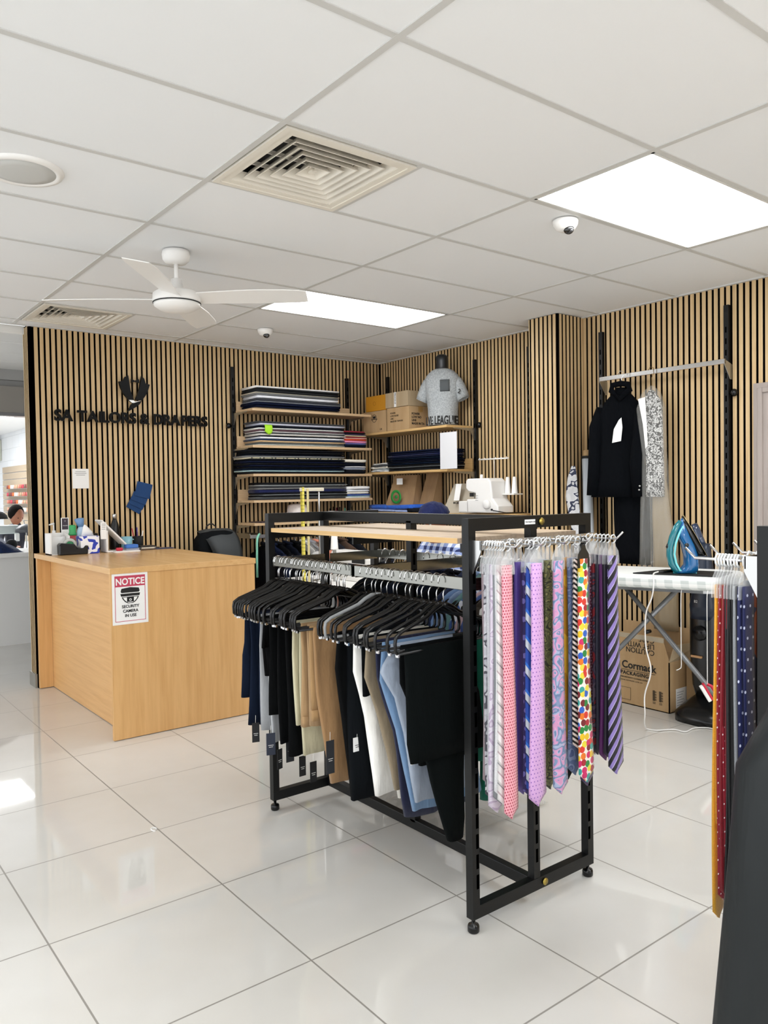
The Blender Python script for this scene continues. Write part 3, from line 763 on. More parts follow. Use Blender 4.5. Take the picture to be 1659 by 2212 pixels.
for k, y in enumerate((-.165, -.235)):
    one(MB().lathe([(.001, 0), (.026, 0), (.024, .004), (.014, .12), (.010, .126), (.001, .126)], (ox+.065, oy+y, T3+.156), 20), 'thread_cone', M['white'], 'white thread cone on the overlocker stand, %s of the two' % ('left' if k == 0 else 'right'), 'thread', 'thread cones on the overlocker')
one(MB().tube([(ox-.09, oy-.145, T3+.035), (ox-.12, oy-.19, T3+.03), (ox-.06, oy-.26, T3+.012), (ox+.1, oy-.30, T3+.01)], .004, 8), 'power_cable', M['blackp'], 'short black power cable plugged into the overlocker', 'cable')

# ------------------------------------------------------------------ lowest left shelf: hats, sheets, spools, bottles
Zl = 1.145
one(MB().box(-1.50, -1.02, -.33, -.10, Zl, Zl+.008), 'pattern_sheets', mat('dark_sheet', '4a3c40', .8), 'dark thin sheets lying flat at the left of the lowest left shelf', 'paper')
one(MB().box(-1.32, -.98, -.334, -.12, Zl+.0085, Zl+.022), 'pink_sheets', mat('pale_pink_sheet', 'ecd8d8', .7), 'pale pink sheets lying on the dark sheets on the lowest left shelf', 'paper', bevel=.002)
t = thing('sun_hat', 'off-white brimmed hat on top of the pink sheets on the lowest shelf', 'hat', (-1.08, -.2, Zl+.022))
hm = cloth('cdc4c0')
MB().lathe([(.001, .0), (.15, .0), (.155, .01), (.10, .035), (.001, .04)], (-1.08, -.2, Zl+.022), 32).build('brim', hm, t)
MB().lathe([(.095, .03), (.09, .08), (.082, .115), (.05, .128), (.001, .13)], (-1.08, -.2, Zl+.022), 32).build('crown', cloth('dcd4cf'), t)
MB().lathe([(.096, .034), (.0965, .036), (.0945, .058), (.093, .058)], (-1.08, -.2, Zl+.022), 32).build('hat_band', mat('satin_white', 'f0eeec', .3), t)
def spool(x, y, z, r, h, c, label, name='thread_spool', grp='spools on the lowest left shelf'):
    t = thing(name, label, 'thread', (x, y, z), group=grp)
    MB().lathe([(.001, 0), (r, 0), (r, .004), (r*.8, .005), (r*.8, h-.005), (r, h-.004), (r, h), (.001, h)], (x, y, z), 18).build('bobbin', M['whitem'], t)
    MB().lathe([(r*.82, .006), (r*.97, .01), (r*.97, h-.01), (r*.82, h-.006)], (x, y, z), 18).build('thread', mat('thread_'+c, c, .5), t)
spool(-.835, -.27, Zl, .022, .075, 'c8b04a', 'mustard thread spool, leftmost on the lowest left shelf')
spool(-.775, -.27, Zl, .027, .08, 'a8846a', 'brown thread spool right of the mustard one on the lowest left shelf')
spool(-.72, -.27, Zl, .022, .078, 'b59078', 'light brown thread spool, rightmost of the three on the lowest left shelf')
for k, (x, c, h, l) in enumerate(((-.69, '14161c', .10, 'black'), (-.655, '20130f', .115, 'dark brown'), (-.62, '5c1830', .105, 'maroon'), (-.585, '101018', .11, 'inky blue'))):
    one(MB().lathe([(.001, 0), (.017, 0), (.015, h*.6), (.007, h*.75), (.007, h), (.001, h)], (x, -.13, Zl), 14), 'small_bottle', mat('btl_'+c, c, .2), '%s small bottle at the back of the lowest left shelf' % l, 'bottle', 'small bottles on the lowest left shelf')
one(MB().lathe([(.001, 0), (.010, 0), (.010, .07), (.006, .075), (.006, .1), (.001, .1)], (-.53, -.13, Zl), 14), 'marker', mat('teal_plastic', '4fb8a0', .3), 'small teal tube standing right of the dark bottles', 'tube')
one(MB().box(-.70, -.56, -.33, -.24, Zl, Zl+.03), 'note_pad', M['paper'], 'white pad lying at the front of the lowest left shelf', 'notepad')
one(MB().box(-.54, -.44, -.33, -.22, Zl, Zl+.026), 'small_carton', M['card'], 'flat brown carton right of the white pad', 'box')

# ------------------------------------------------------------------ hangers and draped cloth
def drape_mb(levels, n=32, amp=.006, freq=40, ph=0, e=.5, top=True):
    """levels: (z, xl, xr, yc, thickness) from top to bottom"""
    R = []
    # refine between levels
    L = []
    for a, b in zip(levels, levels[1:]):
        steps = max(1, int(abs(a[0]-b[0])/.06))
        for k in range(steps): f = k/steps; L.append([a[i]+(b[i]-a[i])*f for i in range(5)])
    L.append(list(levels[-1])); z0 = L[0][0]
    for (z, xl, xr, yc, th) in L:
        ring = []; g = min(1, (z0-z)/.15+.25)
        for k in range(n):
            a = 2*PI*k/n; c, s_ = math.cos(a), math.sin(a)
            x = (xl+xr)/2 + (xr-xl)/2*math.copysign(abs(c)**.75, c)
            y = yc + th/2*math.copysign(abs(s_)**e, s_) + g*amp*math.sin(freq*x+ph+1.3*math.sin(z*4+ph)) + g*amp*.5*math.sin(freq*2.3*x+ph*2+z*3)
            x += g*.004*math.sin(z*9+ph)
            ring.append((x, y, z + .004*math.sin(a*2+ph)*g*.6))
        R.append(ring)
    return MB().loft(R)
hgrp = {}
def make_hanger(kind='black'):
    m = {'black': M['blackp'], 'grey': M['grey'], 'white': M['white']}[kind]
    t = bpy.data.objects.new('clothes_hanger', None); COL.objects.link(t)
    pts = [(0, 0, -.085)]
    MB().tube([(.002, 0, -.098), (0, 0, -.062), (.004, 0, -.052), (.017, 0, -.040)] + [(.022*math.cos(a), 0, -.020+.022*math.sin(a)) for a in [math.radians(d) for d in range(-40, 215, 17)]], .0021, 7).build('hook', M['chrome'], t, world=False)
    def sh(s): return [(0, 0, -.098), (s*.018, 0, -.099), (s*.045, 0, -.110), (s*.075, 0, -.128), (s*.19, 0, -.163), (s*.212, 0, -.176), (s*.216, 0, -.195), (s*.214, 0, -.222), (s*.203, 0, -.232)]
    mb = MB()
    for s in (-1, 1): mb.tube(sh(s), [.0065, .0075, .0075, .007, .0062, .006, .0055, .0052, .0048], 8)
    mb.tube([(-.205, 0, -.231), (.205, 0, -.231)], .0045, 8)
    mb.build('hanger_body', m, t, world=False)
    for s in (-1, 1): MB().box(s*.206-.003, s*.206+.003, -.006, .006, -.239, -.229).build('clip', M['chrome'], t, world=False)
    return t
HP = {k: make_hanger(k) for k in ('black', 'grey', 'white')}
used = set()
def hanger(x, y, z, rz, label, group, kind='black'):
    if kind not in used:
        used.add(kind); o = HP[kind]; o.location = (x, y, z); o.rotation_euler = (0, 0, rz); return tag(o, label, 'hanger', group)
    o = dup(HP[kind], (x, y, z), rz, label, group); o['category'] = 'hanger'; return o
def place(t, x, y, z, rz): t.location = (x, y, z); t.rotation_euler = (0, 0, rz); return t

def swing_tag(t, x, y, z, m, w=.035, h=.075, rz=0, print_=True, text=None, string=.03):
    Rm = Matrix.Rotation(rz, 3, 'Z')
    s = MB().obox((x, y, z-h/2), w/2, .0008, h/2, Rm).build('swing_tag', m, t, world=False)
    MB().tube([(x, y, z), (x+.002, y+.002, z+string)], .0008, 5).build('tag_string', M['whitem'], t, world=False)
    if print_:
        mb = MB(); n_ = Rm @ Vector((0, -.0012, 0))
        for k in range(2): mb.obox((x+n_.x*1.4, y+n_.y*1.4, z-h*.55-.007*k), w*(.3-.08*k), .0003, .0009, Rm)
        mb.build('tag_print', M['whitem'] if m is not M['paper'] else M['ink'], s, world=False)
    return s

# trousers folded over a hanger bar
def trousers(x, y, rz, c, label, group, lv, amp=.006, freq=38, name='trousers', tags=(), cuff=None, m=None, back=None):
    t = thing(name, label, 'trousers', (x, y, 0), rz, group)
    ph = random.random()*6; m = m or cloth(c)
    drape_mb(lv, amp=amp, freq=freq, ph=ph).build('front_fold', m, t, world=False)
    if back: drape_mb(back, amp=amp, freq=freq, ph=ph+1).build('back_fold', m, t, world=False)
    if cuff:
        z, xl, xr, yc, th = cuff
        drape_mb([(z+.04, xl, xr, yc, th), (z, xl, xr, yc, th)], amp=0).build('waistband', m, t, world=False)
        for k in (.2, .7):
            MB().box(xl+(xr-xl)*k, xl+(xr-xl)*k+.012, yc-th/2-.004, yc-th/2+.002, z-.002, z+.045).build('belt_loop', m, t, world=False)
    for tg in tags: swing_tag(t, **tg)
    return t

# ------------------------------------------------------------------ display rack (twin frames)
RX0, RX1, RXC = -2.983, -2.383, -2.683
def make_rack(full=True, label='', loc=(RXC, -3.665, 0), prongs=(-.267, -.157, -.047, .063, .22)):
    """local frame: x across, y along; near end at -y"""
    t = thing('display_rack', label, 'clothes rack', loc)
    P = .03; ye = .635; top = 1.303; bot = .045
    B = M['black']
    for s in (-1, 1):
        y0, y1 = (s*ye-P, s*ye) if s > 0 else (s*ye, s*ye+P)
        e = MB().box(-.30, -.27, y0, y1, bot, top).box(.27, .30, y0, y1, bot, top).box(-.27, .27, y0, y1, bot, bot+.04).box(-.27, .27, y0, y1, top-.04, top)
        mb = e.m(1)
        for px_ in (-.283, -.005, .272) if s < 0 else (-.283, .272):
            z = .14
            yf = y0-.0008 if s < 0 else y1+.0008
            while z < top-.12:
                if px_ != -.005: mb.box(px_, px_+.010, yf, yf+.0016, z, z+.045)
                z += .064
        e = mb.build('end_frame', [B, M['slot']], t, world=False)
        mb = MB().box(-.015, .015, y0+.001, y1-.001, bot+.03, top-.04).m(1); z = .14
        while z < top-.12 and s < 0: mb.box(-.005, .005, y0+.0002, y0+.003, z, z+.045); z += .064
        mb.build('centre_post', [B, M['slot']], e, world=False)
        for sx in (-.285, .285):
            MB().lathe([(.001, bot), (.006, bot), (.006, .027), (.017, .024), (.019, .018), (.019, .004), (.016, 0), (.001, 0)], (sx, (y0+y1)/2, 0), 20).build('levelling_foot', M['blackp'], e, world=False)
        for z in (bot+.02, top-.02):
            MB().lathe([(.001, 0), (.009, 0), (.012, .002), (.012, .006), (.001, .007)], (0, 0, 0), 16, 'y').shift(Matrix.Translation((.035, y0 if s < 0 else y1, z)) @ Matrix.Scale(s if s < 0 else 1, 4, (0, 1, 0))).build('bolt', M['brass'], e, world=False)
    for z0, z1 in ((bot, bot+.04), (top-.04, top)):
        MB().box(-.015, .015, -ye+P, ye-P, z0, z1).build('long_beam', B, t, world=False, bevel=.0025)
    mb = MB().box(-.015, .015, -.015, .015, bot+.03, top-.03).m(1); z = .14
    while z < top-.12: mb.box(-.005, .005, -.0158, -.0145, z, z+.045); z += .064
    mb.build('middle_post', [B, M['slot']], t, world=False)
    for sx, nm in ((-1, 'left'), (1, 'right')):
        x0, x1 = sorted((sx*.290, sx*.018))
        b = MB().box(x0, x1, -.575, .598, 1.222, 1.240).build('shelf_board', M['shelfy'], t, world=False, bevel=.001)
        xe = sx*.2905
        MB().box(min(xe, xe+sx*.001), max(xe, xe+sx*.001), -.575, .598, 1.2225, 1.2395).build('edge_band', M['edge'], b, world=False)
        for y in (-.585, 0, .605):
            MB().box(min(sx*.285, sx*.015), max(sx*.285, sx*.015), y-.004, y+.004, 1.195, 1.222).build('shelf_bracket', B, t, world=False)
        for (ya, yb) in ((-.600, -.012), (.012, .600)):
            X = sx*.285
            r = MB().box(X-.004, X+.004, ya, yb, 1.077, 1.117).build('hang_rail', M['rail'], t, world=False, bevel=.0015)
            for y in (ya, yb):
                MB().box(min(X, sx*.015), max(X, sx*.015), y-.002, y+.002, 1.072, 1.112).build('rail_arm', M['rail'], r, world=False)
    if full:
        MB().box(-.045, .005, -ye-.002, -ye, top-.028, top-.012).build('rail_label', M['paper'], t, world=False)
        mb = MB(); text_into(mb, 'TEN MAJOR CARDS', .0062, (-.043, -ye-.0025, top-.022), depth=.0004); mb.build('label_print', M['ink'], t, world=False)
    # cross bar with prongs for the ties on the near end
    MB().box(-.285, .285, -.672, -.667, 1.205, 1.235).build('tie_bar', M['chrome'], t, world=False, bevel=.001)
    for sx in (-.283, .283):
        MB().prism([(-.635, 1.235), (-.672, 1.235), (-.672, 1.20), (-.635, 1.13)], 'x', sx-.002, sx+.002).build('bar_bracket', M['steel'], t, world=False)
    for x in prongs:
        MB().tube([(x, -.668, 1.222), (x, -.80, 1.222), (x, -.825, 1.245)], .0035, 8).build('prong', M['chrome'], t, world=False)
    return t
rack = make_rack(True, 'freestanding black metal rack with trousers and ties in the middle of the floor')
rack2 = make_rack(False, 'second black rack at the right edge, carrying the mustard and navy ties', (RXC, -5.835, 0), (.267, .157, .047, -.063, -.22))
rack2.rotation_euler = (0, 0, PI)

ZR = 1.119
# left rail hangers and trousers: (y, hanger yaw)
G1 = 'black trouser hangers on the left rail'
far = [-3.105, -3.13, -3.152, -3.175, -3.198, -3.222, -3.245, -3.268, -3.292, -3.316, -3.340, -3.364, -3.388, -3.412, -3.437, -3.462, -3.488, -3.515, -3.542, -3.568, -3.594, -3.618]
near = [-3.735, -3.775, -3.80, -3.835, -3.872, -3.905, -3.935, -3.965, -3.995, -4.025, -4.06, -4.095, -4.13, -4.165]
RXR = RXC-.285
for k, y in enumerate(far):
    hanger(RXR+random.uniform(-.006, .006), y+random.uniform(-.006, .006), ZR, random.uniform(-.10, .10)+(.05 if k < 4 else 0), 'black plastic trouser hanger packed tightly on the far half of the left rail', 'black hangers on the far half of the left rail')
for k, y in enumerate(near):
    if k == 2: hanger(RXR, y, ZR, -.03, 'grey edged trouser hanger among the black ones on the near half of the left rail', None, 'grey')
    else: hanger(RXR+random.uniform(-.006, .006), y+random.uniform(-.008, .008), ZR, random.uniform(-.10, .10), 'black plastic trouser hanger on the near half of the left rail', 'black hangers on the near half of the left rail')
ZB = ZR-.226        # top of the hanger bar
def lvp(zb, wl=.17, wr=.17, drift=0, th=.016, fl=0, dy=0, bell=.0):
    """trapezoid hanging from the bar; drift shifts the lower end in x"""
    z1 = ZB-.12; zm = (ZB+zb)/2
    return [(ZB+.006, -wl, wr, 0, th*.7), (ZB-.02, -wl-.003, wr+.003, 0, th), (z1, -wl-fl-bell, wr+fl, dy*.2, th*1.3), (zm, -wl-fl*.6+drift*.5, wr+drift*.5, dy*.6, th*1.5), (zb, -wl+drift, wr+drift, dy, th*1.5)]
X = RXR
navy, grey_, blk = '131b2b', '9d9fa1', '08090a'
tt = dict(m=mat('tag_navy', '1d2435', .6), w=.036, h=.088)
tb = dict(m=mat('tag_black', '0d0d10', .6), w=.030, h=.080)
tw_ = dict(m=M['paper'], w=.034, h=.05)
def T(y, c, label, zb, **k):
    kw = {q: k.pop(q) for q in ('group', 'amp', 'freq', 'tags', 'cuff', 'back', 'm') if q in k}
    rz = k.pop('rz', 0)
    return trousers(X, y, rz, c, label, kw.pop('group', None), lvp(zb, **k), **kw)
T(-3.130, navy, 'navy trousers at the far left end of the rail, nearest the counter', .545, wl=.17, fl=.008, drift=-.03)
T(-3.152, navy, 'navy trousers second from the counter end of the rail, longer than the first', .43, wl=.16, drift=-.015, tags=[dict(x=-.175, y=-.055, z=.455, rz=-.3, **tb)])
T(-3.175, '17243c', 'brighter navy trousers third from the counter end of the rail', .43, wl=.13)
T(-3.222, grey_, 'light grey marl trousers beside the navy pairs, shorter grey pair', .42, wl=.15, fl=.012, tags=[dict(x=-.165, y=-.09, z=.435, rz=-.35, **tt)])
T(-3.245, 'b4b6b8', 'pale grey trousers half hidden behind the black pairs, with a dark tag', .375, wl=.13, tags=[dict(x=-.145, y=-.10, z=.375, rz=.3, **tb)])
T(-3.275, blk, 'short black trousers folded high beside the grey pairs', .66, wl=.165, fl=.01, th=.02)
T(-3.30, blk, 'black trousers with rounded lower edge right of the grey pairs', .50, wl=.155, th=.02)
T(-3.330, blk, 'black trousers in the middle of the far half, hanging to mid height', .48, wl=.13, th=.02, tags=[dict(x=-.10, y=-.02, z=.415, rz=0, m=mat('tag_coal', '26282c', .6), w=.036, h=.10)])
T(-3.360, blk, 'long black trousers just left of the khaki pairs', .40, wl=.15, th=.02)
T(-3.40, blk, 'long black trousers touching the khaki pairs', .36, wl=.14, th=.02, tags=[dict(x=-.08, y=-.01, z=.35, **tb)])
T(-3.465, 'c3bd9f', 'pale khaki trousers, leftmost of the khaki and camel pairs', .50, wl=.145, th=.018, fl=.004)
T(-3.495, 'bdb698', 'khaki trousers with a soft fold pouch behind the camel pairs', .385, wl=.13, th=.02, tags=[dict(x=-.09, y=-.01, z=.355, **tb)])
T(-3.530, 'a2845f', 'camel trousers, leftmost of the camel pairs', .505, wl=.15, th=.018, cuff=(.505, -.15, .12, -.002, .026))
T(-3.560, 'a88a66', 'camel trousers, middle of the three camel pairs', .515, wl=.14, th=.018)
T(-3.600, 'a08058', 'wide camel trousers facing the aisle with belt loops at the lower edge', .585, wl=.155, wr=.16, th=.02, cuff=(.545, -.155, .13, -.004, .03))
trousers(X, -3.640, 0, '977550', 'long darker camel trousers hanging to shin height beside the gap', None,
         [(ZB+.006, -.165, .16, 0, .016), (ZB-.02, -.168, .13, 0, .022), (.80, -.160, .045, 0, .026), (.66, -.150, .028, 0, .030), (.52, -.128, .020, 0, .030), (.40, -.112, -.005, 0, .028), (.31, -.100, -.028, 0, .026)], amp=.005, freq=36,
         tags=[dict(x=-.150, y=-.075, z=.50, m=mat('tag_coal', '26282c', .6), w=.034, h=.12)])
# near half
T(-3.775, blk, 'black trousers right of the gap in the rail', .30, wl=.15, th=.03, fl=.01, drift=.05)
T(-3.80, '0c0f12', 'black trousers hanging deep behind the white pair', .30, wl=.12, th=.03)
T(-3.872, 'eeece5', 'off-white trousers with sharp creases', .33, wl=.145, th=.020, drift=.07, freq=60, tags=[dict(x=-.10, y=.06, z=.525, **tw_)])
T(-3.892, 'e9e6dc', 'second off-white trousers pressed against the first', .30, wl=.10, th=.018, drift=.12, freq=60)
T(-3.912, '0b0e10', 'black trousers folded high between the off-white and taupe pairs', .70, wl=.145, th=.016)
T(-3.945, '8a7c66', 'taupe trousers between the black and navy pairs', .36, wl=.15, th=.018, drift=.11, fl=.01)
T(-3.985, '1e2138', 'deep navy trousers right of the taupe pair', .27, wl=.14, th=.020, drift=.12)
T(-4.03, '6a87a8', 'sky blue denim trousers with a rear pocket fold', .31, wl=.15, th=.022, drift=.12, fl=.01, cuff=(.39, -.03, .22, -.01, .03))
trousers(X, -4.075, 0, '959fae', 'pale grey blue trousers with bulging knee fold', None,
         [(ZB+.006, -.15, .12, 0, .014), (ZB-.03, -.152, .12, 0, .020), (.87, -.155, .12, 0, .024), (.835, -.185, .12, 0, .026), (.815, -.200, .12, -.004, .026), (.79, -.185, .12, -.004, .026), (.72, -.135, .12, 0, .026), (.60, -.10, .17, 0, .026), (.45, -.075, .18, 0, .026), (.36, -.055, .19, 0, .024)], amp=.006, freq=34,
         tags=[dict(x=-.085, y=-.035, z=.555, m=M['paper'], w=.034, h=.05)])
T(-4.115, '07090a', 'black trousers behind the large black pair at the rack corner', .50, wl=.14, th=.018, drift=.06)
trousers(X, -4.165, 0, '070b0b', 'large greenish black trousers at the near corner of the rack', None,
         [(ZB+.006, -.165, .10, 0, .014), (ZB-.02, -.168, .095, 0, .02), (.75, -.168, .09, 0, .024), (.60, -.165, .09, -.004, .026), (.535, -.150, .09, -.004, .026)], amp=.003, freq=14,
         back=[(.58, -.09, .095, .012, .02), (.45, -.05, .095, .014, .024), (.30, .0, .095, .014, .024), (.235, .02, .085, .014, .02)])

# shirts and jackets on the right rail
def shirt(x, y, rz, z, w, ln, m, label, cat='shirt', group=None, name='shirt', sleeve=.5, collar=True, th=.07, open_=None, depth=1.0):
    """z: height of the hanger neck"""
    t = thing(name, label, cat, (x, y, 0), rz, group)
    hw = w/2; ph = random.random()*6
    L = [(z+.012, -.045, .045, 0, th*.8), (z-.004, -.07, .07, 0, th*.85), (z-.03, -hw*.72, hw*.72, 0, th*.8), (z-.055, -hw*.93, hw*.93, 0, th*.9), (z-.085, -hw, hw, 0, th), (z-.2, -hw*.9, hw*.9, 0, th*1.15), (z-.45*ln, -hw*.86, hw*.86, 0, th*1.2), (z-ln, -hw*.95, hw*.95, 0, th*1.25)]
    drape_mb(L, amp=.006, freq=26, ph=ph, e=.7, n=40).build('body', m, t, world=False)
    for s in (-1, 1):
        pts = [(s*(hw-.03), 0, z-.075), (s*(hw+.012), -.006, z-.14), (s*(hw+.022), -.012, z-.14-sleeve*.45), (s*(hw+.012), -.020, z-.10-sleeve)]
        MB().tube([(p[0], p[1], p[2]) for p in pts], [.045*depth, .052*depth, .046*depth, .040*depth], 16).build('sleeve', m, t, world=False)
    if collar:
        MB().tube([(-.05, .01, z+.02), (-.03, -.03, z+.012), (0, -.042, z-.005), (.03, -.03, z+.012), (.05, .01, z+.02), (0, .035, z+.032)], .012, 8, closed=True).build('collar', m, t, world=False)
    return t
XR = RXC+.285
denim = cloth('6f8db8'); plaid = pattern('blue_white_check', p_check('e8ebf2', '8c9cc8', '1c2a5c', .055, .055), .85)
bstripe = pattern('blue_white_stripe', p_stripes([(0, '3f62a8'), (.5, 'd9dfea')], 32, 1, 0), .85)
ZN = ZR-.105
rs = [(-3.13, '101319', 'black jacket at the far end of the right rail', 'jacket'), (-3.19, '14171c', 'charcoal jacket second on the right rail', 'jacket'), (-3.26, '0d0f12', 'black jacket third on the right rail', 'jacket'),
      (-3.34, '1a1f2c', 'dark navy shirt fourth on the right rail', 'shirt'), (-3.43, '0c0e10', 'black shirt fifth on the right rail', 'shirt'), (-3.52, '1c2233', 'ink blue shirt sixth on the right rail', 'shirt'),
      (-3.60, '12141a', 'black shirt at the gap of the right rail', 'shirt'),
      (-3.700, '222d4a', 'dark blue shirt on the near half of the right rail', 'shirt'), (-3.735, '6f8db8', 'light denim blue shirt seen between the trouser hooks', 'shirt'), (-3.770, '7d93b5', 'faded blue shirt beside the denim blue one', 'shirt'),
      (-3.805, '5d8285', 'teal grey shirt on the right rail', 'shirt'), (-3.840, 'S', 'blue and white striped shirt on the right rail', 'shirt'), (-3.872, 'b59aa0', 'dusty pink shirt on the right rail', 'shirt'),
      (-3.904, '40558c', 'mid blue shirt near the rack corner on the right rail', 'shirt'), (-3.936, '3a3128', 'dark brown jacket near the rack corner on the right rail', 'jacket')]
for y, c, l, cat in rs:
    hanger(XR, y, ZR, random.uniform(-.04, .04), 'black hanger carrying a shirt or jacket on the right rail', 'black hangers on the right rail')
    shirt(XR, y, 0, ZN, .42, .62, bstripe if c == 'S' else cloth(c), l, cat, th=.034, sleeve=.48, depth=.5)
hanger(XR, -3.975, ZR, 0, 'white hanger at the near end of the right rail', None, 'white')
shirt(XR-.03, -3.99, 0, ZN-.05, .44, .72, cloth('0a5a46'), 'emerald green garment at the near end of the right rail behind the silver ties', 'shirt', th=.05, sleeve=.45, collar=False)
# black skirt shape behind the paisley tie
one(drape_mb([(1.0, -2.44, -2.17, -4.07, .03), (.7, -2.46, -2.18, -4.07, .05), (.38, -2.45, -2.19, -4.07, .06), (.31, -2.43, -2.205, -4.07, .06), (.265, -2.38, -2.25, -4.07, .04)]), 'folded_garment', cloth('050606'), 'black garment with a rounded lower edge behind the paisley tie', 'garment')

# ------------------------------------------------------------------ ties
def tie_mesh(t, m, L, wt, wb, ph, back=True, tailm=None):
    n = 14
    def outline(w0, w1, Ln, y0, th, wav):
        R = []
        for k in range(n+1):
            u = k/n; z = -Ln*u; w = (w0+(w1-w0)*u**1.2)/2; dx = wav*math.sin(u*2.2+ph)*.5
            y = y0 + wav*math.sin(u*4+ph)
            R.append([(-w+dx, y, z), (-w*.5+dx, y-th*.6, z), (0+dx, y-th, z), (w*.5+dx, y-th*.6, z), (w+dx, y, z), (w*.5+dx, y+th*.3, z), (dx, y+th*.4, z), (-w*.5+dx, y+th*.3, z)])
        # pointed tip
        last = R[-1]; zt = -Ln - w1*.42; cx = sum(p[0] for p in last)/8
        R.append([(cx+(p[0]-cx)*.03, p[1], zt) for p in last])
        return R
    MB().loft(outline(wt, wb, L, 0, .0055, .004), smooth=True).build('front_blade', m, t, world=False)
    MB().loft(outline(wt*.8, wb*.55, L*.88, .0075, .003, .003)).build('tail_blade', tailm or m, t, world=False)
TH = {}
def tie_hanger(x, y, z, rz, label, kind, group):
    if kind not in TH:
        t = bpy.data.objects.new('tie_hanger', None); COL.objects.link(t)
        m = M['clear'] if kind == 'clear' else mat('tie_hanger_black', '1b1c1c', .35)
        o = [(-.030, 0), (-.026, .022), (-.012, .038), (-.008, .052), (.008, .052), (.012, .038), (.026, .022), (.030, 0), (.030, -.022), (-.030, -.022)]
        MB().prism([(a, b-.005) for a, b in o], 'y', -.0012, .0012).build('plate', m, t, world=False)
        MB().tube([(.0, 0, .044), (.010, 0, .050), (.0125, 0, .062), (.004, 0, .072), (-.009, 0, .069), (-.012, 0, .058)], .0024, 7).build('hook', mat('tie_hook_white', 'eceeee', .2, alpha=.8) if kind == 'clear' else m, t, world=False)
        TH[kind] = t; t.location = (x, y, z); t.rotation_euler = (0, 0, rz); return tag(t, label, 'tie hanger', group)
    o = dup(TH[kind], (x, y, z), rz, label, group); o['category'] = 'tie hanger'; return o
def tie(x, y, m, label, L=.73, wt=.040, wb=.075, rz=0, group=None, z=1.165, hk='clear', hl=None, hg=None):
    t = thing('necktie', label, 'tie', (x, y, z), rz, group)
    tie_mesh(t, m, L, wt, wb, random.random()*6)
    tie_hanger(x, y, z-.002, rz, hl or 'clear plastic tie hanger on the prongs of the middle rack', hk, hg or 'clear tie hangers on the middle rack')
    return t
def plain(c): return pattern('silk_'+c, lambda q: q.ramp(q.noise(q.scaled(1, 1, 1), 300, 1), [(.3, lin(c)), (.8, tuple(min(1, v*1.25) for v in lin(c)[:3])+(1,))]), .45, .5)
PT = dict(
 pinkdot=pattern('pink_red_dots', p_dots('f0a9b4', 'b03048', .009, .27)),
 lilac=pattern('lilac_purple_dots', p_dots('d6a9dc', '7a4fae', .0125, .16)),
 bluestripe=pattern('blue_silver_stripe', p_stripes([(0, '2349a8'), (.5, '14205c'), (.56, 'c9cfd8'), (.86, '2b6fd0')], 15, 1, .8)),
 paisley=pattern('pink_blue_paisley', p_paisley(['d69ac4', 'd69ac4', '8397bd', '6d84ad', 'a9b6d4', 'e0a4cb'], 38, 3.2)),
 multi=pattern('multicolour_dots', p_multidots('f6f2ea', ['e03a2a', '1f8a3c', 'f2c81e', '2a62c8', 'ee7a1c', 'b0182c', '38a8a0', 'd8246a', '7a1820', 'f0e040'], 46, .52)),
 purplestripe=pattern('purple_black_stripe', p_stripes([(0, '120f1c'), (.5, '8f7cc4'), (.92, 'c8bce4')], 24, 1, -.85)),
 zebra=pattern('zebra_bias', p_stripes([(0, '17110f'), (.5, 'e8d8cf')], 60, .7, 1)),
 floral=pattern('silver_floral', p_paisley(['b9b8be', 'b9b8be', 'a9a8b0', '47464e', 'c6c5ca'], 40, 1.6)),
 roseflor=pattern('lilac_grey_floral', p_paisley(['cfc4d2', 'cfc4d2', 'b7a6bd', 'd9d2dc'], 34, 2)),
 wstripe=pattern('white_rose_stripe', p_stripes([(0, 'e4e2e0'), (.35, 'b9a4a8'), (.45, 'd8d5d2'), (.8, '8d8d90'), (.88, 'c9c6c2')], 18, 1, .9)),
 maroondot=pattern('maroon_dots', p_dots('4a1420', 'a06070', .011, .2)),
 blackpat=pattern('black_silver_squiggle', p_paisley(['14141a', '14141a', '14141a', '8d8d96'], 36, 1.8)),
 purpdot=pattern('dark_purple_dots', p_dots('2a1c58', '6d62a8', .028, .3)),
 redpat=pattern('dark_red_fleck', p_dots('5e1218', 'c05a50', .008, .25)),
 olive=pattern('olive_brocade', p_paisley(['4f5032', '8a8650', '2e3020', '6a6a40'], 60, 2)),
 blkstripe=pattern('black_grey_stripe', p_stripes([(0, '151518'), (.6, '9a9aa2'), (.7, '151518')], 40, 1, 1)),
 gold=pattern('gold_black_scallop', p_paisley(['d89a1e', 'e8ae2c', 'c88a18', '1c1712'], 12, 1.2)),
 slate=pattern('slate_paisley', p_paisley(['5f6f94', '6a7a9e', '52618a', '8693b4'], 30, 3)),
 navydot=pattern('navy_pin_dots', p_dots('141f58', 'd8dcec', .013, .14)),
 burg=pattern('burgundy_lattice', p_dots('5a1830', '9a7a90', .010, .3)),
 redblk=pattern('red_black_fleck', p_paisley(['3a2a44', '8a1c28', '2a2434', '5a4a5a'], 30, 2)),
 reddot=pattern('crimson_pin_dots', p_dots('8e0f26', 'f0e6e6', .016, .13)),
 navysq=pattern('navy_white_squares', p_dots('141b4c', 'c6cbe0', .024, .14)),
 rust=pattern('rust_denim_mix', p_paisley(['6f4a40', '4a4654', 'a85c3c', '565b70'], 16, 1)),
)
def row(px, ys, items, **kw):
    for y, (m, l, w) in zip(ys, items):
        tie(px, y, m, l, wt=w[0], wb=w[1], L=w[2] if len(w) > 2 else .72, rz=random.uniform(-.03, .03) if len(w) < 4 else w[3], **kw)
A = RXC-.267; Bp = RXC-.157; Cc = RXC-.047; D = RXC+.063; Ee = RXC+.22
